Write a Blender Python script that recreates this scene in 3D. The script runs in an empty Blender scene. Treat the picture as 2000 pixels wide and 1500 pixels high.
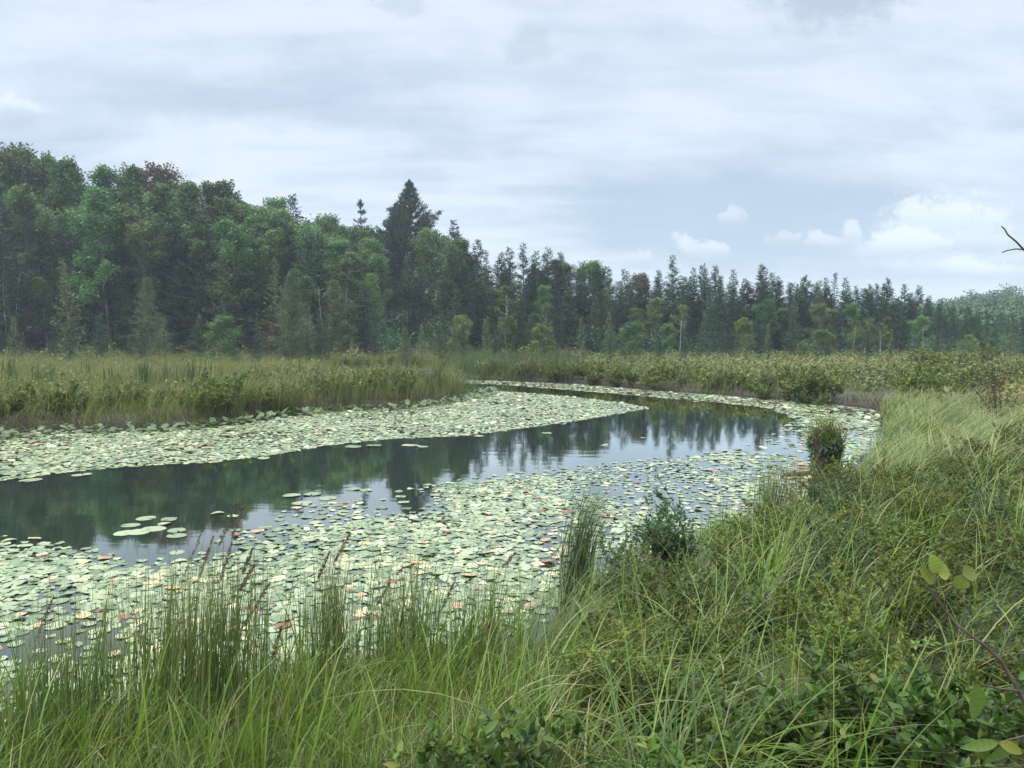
import bpy, math
import numpy as np
from mathutils import Vector, Matrix
rng = np.random.default_rng(11)
D = bpy.data
SC = bpy.context.scene
COL = SC.collection
R = math.radians
U = rng.uniform
# ------------------------------------------------------------------ camera model (photo is 2000 x 1500)
CAMH, F, HOR = 2.2, 1500.0, 650.0
TH = math.atan((750 - HOR) / F)
def ray(px, py):
    u, v = (px - 1000) / F, (750 - py) / F
    return np.array([u, math.cos(TH) + v * math.sin(TH), -math.sin(TH) + v * math.cos(TH)])
def at(px, py, z=0.0):
    """point on the level z seen at that photo pixel"""
    d = ray(px, py); t = (z - CAMH) / d[2]
    return np.array([d[0] * t, d[1] * t, z])
def atd(px, py, Y):
    d = ray(px, py); t = Y / d[1]
    return np.array([d[0] * t, Y, CAMH + d[2] * t])
def proj(P):
    P = np.asarray(P, float); x, y, z = P[..., 0], P[..., 1], P[..., 2] - CAMH
    c, s = math.cos(TH), math.sin(TH)
    dep = y * c - z * s; up = y * s + z * c
    dep = np.maximum(dep, 1e-3)
    return 1000 + F * x / dep, 750 - F * up / dep
# ------------------------------------------------------------------ water outline
WPX = [(-700, 905), (-300, 868), (0, 852), (110, 840), (330, 836), (430, 826), (520, 812), (640, 801), (760, 796), (850, 786), (915, 774), (932, 766),
       (905, 759), (800, 756), (700, 751), (630, 742), (600, 732), (640, 727), (720, 726), (870, 727), (888, 736), (910, 742),
       (1000, 745), (1150, 752), (1300, 765), (1400, 772), (1500, 779), (1600, 788), (1700, 799),
       (1722, 810), (1712, 848), (1690, 885), (1655, 925), (1630, 965), (1560, 1000), (1470, 1020), (1380, 1045), (1280, 1095), (1170, 1140),
       (1105, 1175), (1060, 1235), (900, 1290), (700, 1318), (500, 1365), (300, 1400), (0, 1440), (-300, 1470), (-900, 1500)]
WXY = np.array([at(*p)[:2] for p in WPX])
def sd_poly(x, y, P):
    x = np.asarray(x, float).ravel(); y = np.asarray(y, float).ravel()
    best = np.full(x.shape, 1e9); ins = np.zeros(x.shape, bool)
    n = len(P)
    for i in range(n):
        ax, ay = P[i]; bx, by = P[(i + 1) % n]
        dx, dy = bx - ax, by - ay
        t = np.clip(((x - ax) * dx + (y - ay) * dy) / (dx * dx + dy * dy + 1e-12), 0, 1)
        best = np.minimum(best, np.hypot(x - ax - t * dx, y - ay - t * dy))
        c = ((ay > y) != (by > y)) & (x < (bx - ax) * (y - ay) / (by - ay + 1e-12) + ax)
        ins ^= c
    return np.where(ins, -best, best)
def ss(a, b, x):
    t = np.clip((x - a) / (b - a), 0, 1); return t * t * (3 - 2 * t)
_W = [(rng.normal(size=2), rng.uniform(0, 6.28)) for _ in range(24)]
def nz(x, y, s):
    """smooth sum-of-waves noise, roughly -1..1, feature size s metres"""
    r = 0
    for k in range(8):
        d, p = _W[k + (int(s * 7) % 16)]
        r = r + np.sin((x * d[0] + y * d[1]) * 2.2 / s + p + 1.3 * np.sin((x * d[1] - y * d[0]) * 1.1 / s + 2 * p))
    return r / 4.0
def shore(x, y):
    return sd_poly(x, y, WXY) + 0.10 * nz(np.ravel(x), np.ravel(y), 0.7) + 0.12 * nz(np.ravel(x), np.ravel(y), 2.3) * np.clip(np.ravel(y) / 20, 0, 2)
def height(x, y):
    sh = np.shape(x)
    x = np.ravel(np.asarray(x, float)); y = np.ravel(np.asarray(y, float))
    d = shore(x, y)
    z = np.where(d < 0, -0.7 * np.clip(-d / 1.2, 0, 1), 0.16 * ss(0, 0.5, d))
    near = (1 - ss(9, 16, y)) * ss(0.2, 3.0, d)
    z = z + 0.26 * near + 0.10 * ss(3, 14, d)
    z = z + np.where(d > 0, 0.05 * nz(x, y, 1.7) * ss(0, 1.0, d), 0)
    z = z + 15 * ss(58, 150, y) * ss(12, -60, x) + 2.5 * ss(52, 110, y) * ss(35, -25, x)
    z = z + 5.5 * np.exp(-((x - 122) / 40) ** 2 - ((y - 155) / 45) ** 2)
    return z.reshape(sh)
def H1(x, y): return float(height(np.array([x]), np.array([y]))[0])
# ------------------------------------------------------------------ mesh helpers
class MB:
    """collects verts, quads and per-vertex tint and part-of-length values, becomes ONE mesh"""
    def __init__(s): s.V, s.Q, s.T, s.a, s.b, s.mi, s.n = [], [], [], [], [], [], 0
    def add(s, V, Q, tint=0.5, t=0.0, mat=0):
        V = np.asarray(V, float).reshape(-1, 3); Q = np.asarray(Q, int)
        s.V.append(V); s.Q.append(Q + s.n)
        s.mi.append(np.full(len(Q), mat))
        s.a.append(np.broadcast_to(np.asarray(tint, float), (len(V),)))
        s.b.append(np.broadcast_to(np.asarray(t, float), (len(V),)))
        s.n += len(V)
    def mesh(s, name, mats, smooth=False):
        V = np.concatenate(s.V)
        tot, st, loops, mi = [], [], [], []
        for Q, m in zip(s.Q, s.mi):
            k = Q.shape[1]
            tot.append(np.full(len(Q), k)); loops.append(Q.ravel()); mi.append(m)
        tot = np.concatenate(tot).astype(np.int32); loops = np.concatenate(loops).astype(np.int32)
        st = np.concatenate([[0], np.cumsum(tot)[:-1]]).astype(np.int32)
        me = D.meshes.new(name)
        me.vertices.add(len(V)); me.vertices.foreach_set('co', V.astype(np.float32).ravel())
        me.loops.add(len(loops)); me.loops.foreach_set('vertex_index', loops)
        me.polygons.add(len(tot)); me.polygons.foreach_set('loop_start', st); me.polygons.foreach_set('loop_total', tot)
        me.polygons.foreach_set('material_index', np.concatenate(mi).astype(np.int32))
        if smooth: me.polygons.foreach_set('use_smooth', np.ones(len(tot), bool))
        for nm, arr in (('tint', s.a), ('along', s.b)):
            at_ = me.attributes.new(nm, 'FLOAT', 'POINT'); at_.data.foreach_set('value', np.concatenate(arr).astype(np.float32))
        for m in (mats if isinstance(mats, (list, tuple)) else [mats]): me.materials.append(m)
        me.update(calc_edges=True)
        return me
def link(name, data, parent=None, loc=None):
    o = D.objects.new(name, data); COL.objects.link(o)
    if parent is not None: o.parent = parent
    if loc is not None: o.location = loc
    return o
def tag(o, label, cat, group=None, kind=None):
    o['label'] = label; o['category'] = cat
    if group: o['group'] = group
    if kind: o['kind'] = kind
    return o
def nrm(a): return a / np.maximum(np.linalg.norm(a, axis=-1, keepdims=True), 1e-9)
def runit(n): return nrm(rng.normal(size=(n, 3)))
def leafquads(mb, C, A, L, W, tint, fold=0.18, up=0.6, mat=0, wide=0.45):
    """simple folded leaf faces: base, right, tip, left"""
    n = len(C); A = nrm(A)
    N = runit(n) + np.array([0, 0, up * 2]); S = nrm(np.cross(A, N)); N = np.cross(S, A)
    L = np.broadcast_to(np.asarray(L, float), (n,))[:, None]; W = np.broadcast_to(np.asarray(W, float), (n,))[:, None]
    M = C + A * L * wide + N * fold * W
    V = np.stack([C, M + S * W / 2, C + A * L, M - S * W / 2], 1).reshape(-1, 3)
    mb.add(V, np.arange(4 * n).reshape(n, 4), np.repeat(np.broadcast_to(tint, (n,)), 4), np.tile([0, .5, 1, .5], n), mat)
def bigleaves(mb, C, A, N, L, W, tint, fold=0.2, curl=0.2, rows=4, mat=0, saw=0.0):
    """leaf blades with a midrib: rows x (left, rib, right), pointed ends, bent along their length"""
    n = len(C); A = nrm(A); S = nrm(np.cross(A, N)); N = np.cross(S, A)
    L = np.broadcast_to(np.asarray(L, float), (n,)); W = np.broadcast_to(np.asarray(W, float), (n,))
    ts = np.linspace(0, 1, rows + 1); V = []
    for t in ts:
        w = (math.sin(math.pi * min(1, t ** 0.85)) ** 0.8 * 0.5 + 0.01) * W
        w = w * (1 + saw * (1 if round(t * rows) % 2 else -1))
        mid = C + A * (L * t)[:, None] - N * (curl * L * t * t)[:, None]
        e = N * (fold * w)[:, None]
        V += [mid - S * w[:, None] + e, mid, mid + S * w[:, None] + e]
    V = np.stack(V, 1); k = 3 * (rows + 1)
    f = []
    for r in range(rows):
        for c in range(2): f.append([3 * r + c, 3 * r + c + 1, 3 * r + c + 4, 3 * r + c + 3])
    Q = (np.array(f)[None] + (np.arange(n) * k)[:, None, None]).reshape(-1, 4)
    mb.add(V.reshape(-1, 3), Q, np.repeat(np.broadcast_to(tint, (n,)), k) + (np.tile(np.where(np.arange(k) // 3 % 4 == 0, .22, -.06), n) if saw else 0), np.tile(np.repeat(ts, 3), n), mat)
def tube(mb, P, r0, r1=None, sides=5, tint=0.5, mat=0):
    P = np.asarray(P, float); k = len(P)
    rad = np.linspace(r0, r0 if r1 is None else r1, k) if np.isscalar(r0) else np.asarray(r0)
    T = nrm(np.gradient(P, axis=0)); ref = np.array([0.31, 0.9, 0.2])
    X = nrm(np.cross(T, ref)); Y = np.cross(T, X)
    a = np.linspace(0, 2 * math.pi, sides, endpoint=False)
    V = P[:, None] + rad[:, None, None] * (np.cos(a)[None, :, None] * X[:, None] + np.sin(a)[None, :, None] * Y[:, None])
    Q = [[i * sides + j, i * sides + (j + 1) % sides, (i + 1) * sides + (j + 1) % sides, (i + 1) * sides + j] for i in range(k - 1) for j in range(sides)]
    mb.add(V.reshape(-1, 3), Q, tint, np.repeat(np.linspace(0, 1, k), sides), mat)
    mb.add(V[-1], [list(range(sides))], tint, 1.0, mat)
def blades(mb, B, L, az, lean0, lean1, W, segs=5, tint=None, pw=1.4, twist=1.0, mat=0, tipw=0.1):
    """grass blades: ribbons that start at lean0 from upright and bend to lean1 (radians) towards az"""
    n = len(B)
    f = lambda v: np.broadcast_to(np.asarray(v, float), (n,))
    L, az, lean0, lean1, W = f(L), f(az), f(lean0), f(lean1), f(W)
    tint = rng.uniform(0, 1, n) if tint is None else f(tint)
    dirh = np.stack([np.cos(az), np.sin(az), np.zeros(n)], 1)
    tw = az + math.pi / 2 + rng.uniform(-1, 1, n) * twist
    side = np.stack([np.cos(tw), np.sin(tw), np.zeros(n)], 1)
    P = np.array(B, float); rows = []
    for i in range(segs + 1):
        t = i / segs
        w = W * (1 - (1 - tipw) * t ** 2.2) * (0.65 + 0.35 * min(1, t * 3))
        rows += [P - side * w[:, None] / 2, P + side * w[:, None] / 2]
        ph = lean0 + (lean1 - lean0) * ((i + .5) / segs) ** pw
        P = P + (dirh * np.sin(ph)[:, None] + np.array([0, 0, 1.0]) * np.cos(ph)[:, None]) * (L / segs)[:, None]
    V = np.stack(rows, 1); k = 2 * (segs + 1)
    q = np.array([[2 * i, 2 * i + 1, 2 * i + 3, 2 * i + 2] for i in range(segs)])
    Q = (q[None] + (np.arange(n) * k)[:, None, None]).reshape(-1, 4)
    mb.add(V.reshape(-1, 3), Q, np.repeat(tint, k), np.tile(np.repeat(np.linspace(0, 1, segs + 1), 2), n), mat)
# ------------------------------------------------------------------ materials
def newmat(name):
    m = D.materials.new(name); m.use_nodes = True; nt = m.node_tree
    for n in list(nt.nodes): nt.nodes.remove(n)
    out = nt.nodes.new('ShaderNodeOutputMaterial')
    return m, nt, out
def ramp(nt, stops, fac=None):
    r = nt.nodes.new('ShaderNodeValToRGB'); e = r.color_ramp.elements
    while len(e) < len(stops): e.new(0.5)
    for el, (p, c) in zip(e, stops): el.position = p; el.color = (*c, 1)
    if fac is not None: nt.links.new(fac, r.inputs[0])
    return r
def foliage(name, stops, transl=0.3, rough=0.55, spec=0.3, vary=0.25, tip=None, ovary=0.12, coat=0.0):
    """leaf or grass material: colour picked per leaf, lighter or darker per plant, some light passing through"""
    m, nt, out = newmat(name); N, K = nt.nodes, nt.links
    a = N.new('ShaderNodeAttribute'); a.attribute_name = 'tint'
    r = ramp(nt, stops, a.outputs['Fac']); col = r.outputs[0]
    if tip:
        b = N.new('ShaderNodeAttribute'); b.attribute_name = 'along'
        mr = N.new('ShaderNodeMapRange'); K.new(b.outputs['Fac'], mr.inputs[0]); mr.inputs[1].default_value = tip[1]; mr.inputs[2].default_value = 1.0; mr.inputs[4].default_value = tip[2]
        mx = N.new('ShaderNodeMix'); mx.data_type = 'RGBA'; K.new(mr.outputs[0], mx.inputs[0]); K.new(col, mx.inputs[6]); mx.inputs[7].default_value = (*tip[0], 1); col = mx.outputs[2]
    oi = N.new('ShaderNodeObjectInfo')
    mr = N.new('ShaderNodeMapRange'); K.new(oi.outputs['Random'], mr.inputs[0]); mr.inputs[3].default_value = 1 - vary; mr.inputs[4].default_value = 1 + vary
    hs = N.new('ShaderNodeHueSaturation'); K.new(col, hs.inputs['Color']); K.new(mr.outputs[0], hs.inputs['Value'])
    ml = N.new('ShaderNodeMath'); ml.operation = 'MULTIPLY'; K.new(oi.outputs['Random'], ml.inputs[0]); ml.inputs[1].default_value = 7.31
    fr = N.new('ShaderNodeMath'); fr.operation = 'FRACT'; K.new(ml.outputs[0], fr.inputs[0])
    m2 = N.new('ShaderNodeMapRange'); K.new(fr.outputs[0], m2.inputs[0]); m2.inputs[3].default_value = 0.5 - 0.15 * ovary; m2.inputs[4].default_value = 0.5 + 0.15 * ovary
    K.new(m2.outputs[0], hs.inputs['Hue'])
    p = N.new('ShaderNodeBsdfPrincipled'); K.new(hs.outputs[0], p.inputs['Base Color']); p.inputs['Roughness'].default_value = rough; p.inputs['Specular IOR Level'].default_value = spec
    t = N.new('ShaderNodeBsdfTranslucent'); K.new(hs.outputs[0], t.inputs['Color'])
    x = N.new('ShaderNodeMixShader'); x.inputs[0].default_value = transl
    K.new(p.outputs[0], x.inputs[1]); K.new(t.outputs[0], x.inputs[2]); K.new(x.outputs[0], out.inputs[0])
    return m
def rough_mat(name, stops, scale=6.0, rough=0.85, stretch=(1, 1, 1), bump=0.3, spec=0.25):
    m, nt, out = newmat(name); N, K = nt.nodes, nt.links
    tc = N.new('ShaderNodeTexCoord'); mp = N.new('ShaderNodeMapping'); K.new(tc.outputs['Object'], mp.inputs[0]); mp.inputs['Scale'].default_value = stretch
    no = N.new('ShaderNodeTexNoise'); K.new(mp.outputs[0], no.inputs['Vector']); no.inputs['Scale'].default_value = scale; no.inputs['Detail'].default_value = 7
    r = ramp(nt, stops, no.outputs['Fac'])
    p = N.new('ShaderNodeBsdfPrincipled'); K.new(r.outputs[0], p.inputs['Base Color']); p.inputs['Roughness'].default_value = rough; p.inputs['Specular IOR Level'].default_value = spec
    b = N.new('ShaderNodeBump'); b.inputs['Strength'].default_value = bump; K.new(no.outputs['Fac'], b.inputs['Height']); K.new(b.outputs[0], p.inputs['Normal'])
    K.new(p.outputs[0], out.inputs[0])
    return m
M = {}
M['decid'] = foliage('broadleaf', [(0, (.052, .098, .028)), (.5, (.095, .16, .042)), (1, (.16, .235, .066))], .3, vary=.42, ovary=.25)
M['hill'] = foliage('hill_leaf', [(0, (.035, .075, .024)), (.5, (.058, .11, .034)), (1, (.09, .15, .045))], .2)
M['decid_red'] = foliage('turning_leaf', [(0, (.055, .045, .028)), (.5, (.09, .055, .032)), (1, (.14, .075, .035))], .3)
M['decid_yel'] = foliage('yellowing_leaf', [(0, (.085, .13, .028)), (.5, (.13, .18, .038)), (1, (.19, .225, .055))], .35)
M['larch'] = foliage('tamarack_needle', [(0, (.040, .080, .034)), (.5, (.062, .112, .044)), (1, (.10, .155, .06))], .2, vary=.35, ovary=.15)
M['larch_pale'] = foliage('pale_tamarack_needle', [(0, (.095, .14, .040)), (.5, (.135, .185, .052)), (1, (.19, .235, .075))], .25)
M['spruce'] = foliage('spruce_needle', [(0, (.022, .042, .020)), (.5, (.034, .060, .027)), (1, (.05, .08, .033))], .15, vary=.2)
M['pine'] = foliage('pine_needle', [(0, (.028, .055, .026)), (.5, (.042, .075, .034)), (1, (.065, .10, .045))], .2, vary=.1)
M['pine_pale'] = foliage('pale_pine_needle', [(0, (.08, .11, .045)), (.5, (.115, .15, .06)), (1, (.16, .19, .08))], .2, vary=.15)
M['bark'] = rough_mat('grey_bark', [(.3, (.05, .043, .036)), (.7, (.13, .115, .10))], 9, stretch=(1, 1, .25))
M['birch'] = rough_mat('white_bark', [(.36, (.10, .09, .08)), (.44, (.42, .40, .36)), (.8, (.58, .56, .52))], 4, stretch=(1, 1, 2.5))
M['palebark'] = rough_mat('pale_bark', [(.3, (.10, .095, .08)), (.7, (.24, .23, .20))], 4, stretch=(1, 1, 1.5))
M['twig'] = rough_mat('brown_twig', [(.3, (.045, .03, .022)), (.7, (.11, .08, .06))], 20)
M['leather'] = foliage('leatherleaf', [(0, (.060, .085, .016)), (.45, (.105, .145, .024)), (.84, (.155, .19, .032)), (1, (.20, .16, .04))], .28, .5, .25, ovary=.14)
M['gale'] = foliage('sweet_gale_leaf', [(0, (.050, .085, .030)), (.6, (.085, .135, .044)), (1, (.14, .19, .06))], .25, .5, .28, ovary=.15)
M['bush'] = foliage('glossy_leaf', [(0, (.032, .070, .009)), (.55, (.060, .120, .014)), (.93, (.12, .185, .024)), (1, (.25, .17, .04))], .3, .45, .3, ovary=.1)
M['marsh'] = foliage('bog_shrub_leaf', [(0, (.080, .105, .028)), (.5, (.130, .160, .040)), (.85, (.185, .195, .052)), (1, (.20, .13, .05))], .2)
M['sedge'] = foliage('sedge_blade', [(0, (.030, .072, .006)), (.5, (.068, .132, .011)), (.82, (.13, .195, .022)), (.93, (.25, .25, .10)), (1, (.33, .27, .14))], .3, .42, .35, tip=((.24, .22, .08), .75, .3))
M['rush'] = foliage('rush_stem', [(0, (.05, .095, .020)), (.55, (.090, .16, .030)), (.85, (.16, .21, .055)), (1, (.28, .22, .11))], .25, .42, .4, tip=((.23, .19, .09), .55, .5))
M['bulrush'] = foliage('bulrush_stem', [(0, (.07, .12, .045)), (.7, (.12, .19, .07)), (1, (.20, .23, .09))], .2, .45, .4, tip=((.20, .22, .12), .6, .6))
M['hair'] = foliage('fine_sedge_blade', [(0, (.048, .085, .010)), (.5, (.092, .14, .018)), (.85, (.145, .18, .036)), (1, (.25, .22, .09))], .35, .5, .25, tip=((.30, .26, .13), .5, .7))
M['marshgrass'] = foliage('marsh_grass_blade', [(0, (.080, .120, .022)), (.45, (.155, .195, .036)), (.8, (.23, .24, .055)), (1, (.32, .26, .10))], .35, .5, .3, tip=((.24, .19, .08), .55, .6))
M['greengrass'] = foliage('green_reed_blade', [(0, (.06, .09, .024)), (.5, (.10, .14, .035)), (1, (.17, .19, .06))], .35, .5, .3)
M['cattail'] = foliage('cattail_blade', [(0, (.028, .065, .022)), (.6, (.05, .10, .03)), (1, (.10, .15, .045))], .25, .45, .4, tip=((.22, .17, .07), .75, .7))
M['dead'] = foliage('dead_blade', [(0, (.10, .075, .045)), (.5, (.17, .13, .08)), (1, (.27, .215, .14))], .2, .6, .2)
M['seed'] = foliage('seed_husk', [(0, (.085, .050, .034)), (.5, (.14, .085, .058)), (1, (.24, .155, .10))], .15, .7, .2)
M['peat'] = rough_mat('wet_peat', [(.3, (.012, .009, .006)), (.7, (.05, .035, .022))], 9, bump=.8)
M['alder'] = foliage('alder_leaf', [(0, (.07, .12, .022)), (.6, (.12, .18, .030)), (1, (.24, .24, .04))], .4, .4, .4, ovary=0)
# ground
def ground_mat():
    m, nt, out = newmat('boggy_ground'); N, K = nt.nodes, nt.links
    tc = N.new('ShaderNodeTexCoord')
    a = N.new('ShaderNodeTexNoise'); K.new(tc.outputs['Object'], a.inputs['Vector']); a.inputs['Scale'].default_value = .45; a.inputs['Detail'].default_value = 9; a.inputs['Roughness'].default_value = .7
    r = ramp(nt, [(.3, (.03, .026, .014)), (.5, (.055, .058, .022)), (.72, (.09, .09, .032))], a.outputs['Fac'])
    p = N.new('ShaderNodeBsdfPrincipled'); 
    ge = N.new('ShaderNodeNewGeometry'); sx = N.new('ShaderNodeSeparateXYZ'); K.new(ge.outputs['Position'], sx.inputs[0])
    wm = N.new('ShaderNodeMapRange'); K.new(sx.outputs[2], wm.inputs[0]); wm.inputs[1].default_value = .04; wm.inputs[2].default_value = .16
    mud = N.new('ShaderNodeMix'); mud.data_type = 'RGBA'; K.new(wm.outputs[0], mud.inputs[0]); mud.inputs[6].default_value = (.014, .011, .007, 1); K.new(r.outputs[0], mud.inputs[7])
    K.new(mud.outputs[2], p.inputs['Base Color']); p.inputs['Roughness'].default_value = .9
    n2 = N.new('ShaderNodeTexNoise'); K.new(tc.outputs['Object'], n2.inputs['Vector']); n2.inputs['Scale'].default_value = 9; n2.inputs['Detail'].default_value = 6
    b = N.new('ShaderNodeBump'); b.inputs['Strength'].default_value = .8; b.inputs['Distance'].default_value = .1; K.new(n2.outputs['Fac'], b.inputs['Height']); K.new(b.outputs[0], p.inputs['Normal'])
    K.new(p.outputs[0], out.inputs[0]); return m
def water_mat():
    m, nt, out = newmat('dark_pond_water'); N, K = nt.nodes, nt.links
    df = N.new('ShaderNodeBsdfDiffuse'); df.inputs[0].default_value = (.010, .016, .007, 1)
    gl = N.new('ShaderNodeBsdfGlossy'); gl.inputs['Color'].default_value = (.93, .97, .94, 1); gl.inputs['Roughness'].default_value = .03
    fr = N.new('ShaderNodeFresnel'); fr.inputs['IOR'].default_value = 1.33
    fm = N.new('ShaderNodeMath'); fm.operation = 'MULTIPLY'; fm.use_clamp = True; K.new(fr.outputs[0], fm.inputs[0]); fm.inputs[1].default_value = 2.1
    p = N.new('ShaderNodeMixShader'); K.new(fm.outputs[0], p.inputs[0]); K.new(df.outputs[0], p.inputs[1]); K.new(gl.outputs[0], p.inputs[2])
    tc = N.new('ShaderNodeTexCoord'); mp = N.new('ShaderNodeMapping'); K.new(tc.outputs['Object'], mp.inputs[0]); mp.inputs['Scale'].default_value = (.6, 2.2, 1)
    n1 = N.new('ShaderNodeTexNoise'); K.new(mp.outputs[0], n1.inputs['Vector']); n1.inputs['Scale'].default_value = 1.6; n1.inputs['Detail'].default_value = 3
    n2 = N.new('ShaderNodeTexNoise'); K.new(tc.outputs['Object'], n2.inputs['Vector']); n2.inputs['Scale'].default_value = .12
    pw = N.new('ShaderNodeMapRange'); K.new(n2.outputs['Fac'], pw.inputs[0]); pw.inputs[1].default_value = .35; pw.inputs[2].default_value = .7; pw.inputs[3].default_value = .25; pw.inputs[4].default_value = 1
    mu = N.new('ShaderNodeMath'); mu.operation = 'MULTIPLY'; K.new(n1.outputs['Fac'], mu.inputs[0]); K.new(pw.outputs[0], mu.inputs[1])
    b = N.new('ShaderNodeBump'); b.inputs['Strength'].default_value = .10; b.inputs['Distance'].default_value = .02; K.new(mu.outputs[0], b.inputs['Height']); K.new(b.outputs[0], gl.inputs['Normal'])
    K.new(p.outputs[0], out.inputs[0]); return m
def pad_mat(obj_tint):
    """lily pad leaf: waxy, colour by the pad (green, yellowing, brown), faint veins and blotches"""
    m, nt, out = newmat('lily_pad_skin'); N, K = nt.nodes, nt.links
    if obj_tint:
        a = N.new('ShaderNodeAttribute'); a.attribute_type = 'OBJECT'; a.attribute_name = 'tint'
    else:
        a = N.new('ShaderNodeAttribute'); a.attribute_name = 'tint'
    r = ramp(nt, PADC, a.outputs['Fac'])
    r.color_ramp.interpolation = 'LINEAR'
    tc = N.new('ShaderNodeTexCoord'); no = N.new('ShaderNodeTexNoise'); K.new(tc.outputs['Object'], no.inputs['Vector']); no.inputs['Scale'].default_value = 14; no.inputs['Detail'].default_value = 5
    mr = N.new('ShaderNodeMapRange'); K.new(no.outputs['Fac'], mr.inputs[0]); mr.inputs[1].default_value = .3; mr.inputs[2].default_value = .7; mr.inputs[3].default_value = .8; mr.inputs[4].default_value = 1.12
    hs = N.new('ShaderNodeHueSaturation'); K.new(r.outputs[0], hs.inputs['Color']); K.new(mr.outputs[0], hs.inputs['Value'])
    p = N.new('ShaderNodeBsdfPrincipled'); K.new(hs.outputs[0], p.inputs['Base Color']); p.inputs['Roughness'].default_value = .3; p.inputs['Specular IOR Level'].default_value = .7
    b = N.new('ShaderNodeBump'); b.inputs['Strength'].default_value = .25; b.inputs['Distance'].default_value = .01; K.new(no.outputs['Fac'], b.inputs['Height']); K.new(b.outputs[0], p.inputs['Normal'])
    K.new(p.outputs[0], out.inputs[0]); return m
PADC = [(0, (.11, .15, .065)), (.2, (.185, .23, .11)), (.45, (.29, .33, .175)), (.62, (.38, .395, .19)), (.74, (.52, .49, .25)), (.84, (.52, .40, .20)), (.93, (.26, .12, .06)), (1, (.12, .05, .03))]
PADC_D = None
# ------------------------------------------------------------------ ground and water
def axis(a, b, fine, grow, c):
    out = [c]; s = fine
    while out[-1] < b: out.append(out[-1] + s + abs(out[-1] - c) * grow)
    lo = [c]
    while lo[-1] > a: lo.append(lo[-1] - s - abs(lo[-1] - c) * grow)
    return np.array(sorted(set(lo + out)))
gx = axis(-620, 620, .22, .022, 2.0); gy = axis(-260, 760, .2, .011, 6.0)
X, Y = np.meshgrid(gx, gy)
mb = MB(); Z = height(X, Y)
nx, ny = len(gx), len(gy)
i, j = np.meshgrid(np.arange(nx - 1), np.arange(ny - 1)); a_ = (j * nx + i).ravel()
mb.add(np.stack([X.ravel(), Y.ravel(), Z.ravel()], 1), np.stack([a_, a_ + 1, a_ + nx + 1, a_ + nx], 1))
tag(link('ground', mb.mesh('ground', ground_mat(), True)), 'boggy earth bank and marsh floor rising to wooded hills', 'ground', kind='structure')
mb = MB(); mb.add([(-46, .5, 0), (36, .5, 0), (36, 50, 0), (-46, 50, 0)], [[0, 1, 2, 3]])
tag(link('water', mb.mesh('water', water_mat())), 'still dark pond water mirroring trees and pale sky', 'water', kind='structure')
# ------------------------------------------------------------------ lily pads
def in_poly(x, y, P): return sd_poly(x, y, np.asarray(P)) < 0
def gpoly(pp): return [at(*p)[:2] for p in pp]
ZL = gpoly([(-700, 900), (-300, 860), (0, 845), (430, 815), (640, 795), (850, 780), (935, 764), (950, 763), (1050, 769), (1150, 779), (1215, 787), (1268, 797), (1190, 812), (1100, 826), (1000, 840), (900, 852),
            (760, 858), (640, 870), (540, 888), (420, 903), (240, 913), (100, 926), (0, 940), (-400, 975), (-900, 1010)])
ZF = gpoly([(880, 725), (905, 740), (1000, 743), (1150, 750), (1300, 763), (1500, 776), (1700, 796), (1730, 812), (1712, 850), (1690, 900), (1600, 900), (1570, 850), (1560, 820), (1500, 797), (1400, 786), (1300, 778), (1200, 769), (1100, 761), (1000, 753), (905, 748), (840, 731), (700, 731), (700, 724)])
ZR = gpoly([(1570, 810), (1730, 805), (1712, 850), (1690, 900), (1650, 930), (1600, 960), (1500, 1000), (1300, 900), (1420, 878), (1500, 855)])
ZN = gpoly([(-900, 1110), (-300, 1060), (0, 1048), (120, 1055), (200, 1078), (290, 1088), (390, 1068), (440, 1040), (530, 1022), (560, 988), (690, 978), (860, 942), (960, 930), (1100, 912), (1250, 897), (1400, 885), (1480, 880), (1600, 960), (1560, 1010),
            (1470, 1030), (1280, 1110), (1110, 1190), (1060, 1245), (900, 1300), (700, 1330), (500, 1380), (0, 1450), (-300, 1480), (-900, 1520)])
def pad_shape(k, r, curl, seed, fold=0.0):
    g = np.random.default_rng(seed)
    a = np.linspace(R(9), R(351), k); ang0 = g.uniform(0, 6.28)
    rr = r * (1 + .05 * np.sin(2 * a + ang0) + .025 * np.sin(5 * a + 2 * ang0))
    pts = [(0, 0, .004)]
    for f, zz in ((.62, .0035), (1.0, .003)):
        for q in range(k):
            x, y = rr[q] * f * math.cos(a[q]), rr[q] * f * math.sin(a[q])
            z = zz + (curl * r * max(0, math.sin(a[q] * 1.0 + ang0)) ** 2 if f == 1 else 0) + (.006 * math.sin(3 * a[q] + ang0) if f == 1 else 0) + fold * abs(y)
            pts.append((x, y, max(z, .002)))
    tri = [[0, 1 + q, 2 + q] for q in range(k - 1)]
    quad = [[1 + q, 1 + k + q, 2 + k + q, 2 + q] for q in range(k - 1)]
    return np.array(pts), np.array(tri), np.array(quad)
PV = [pad_shape(15, 1.0, (.0, .0, .10, .0, .30, .05)[s], s) for s in range(6)]
pads = []
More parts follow.
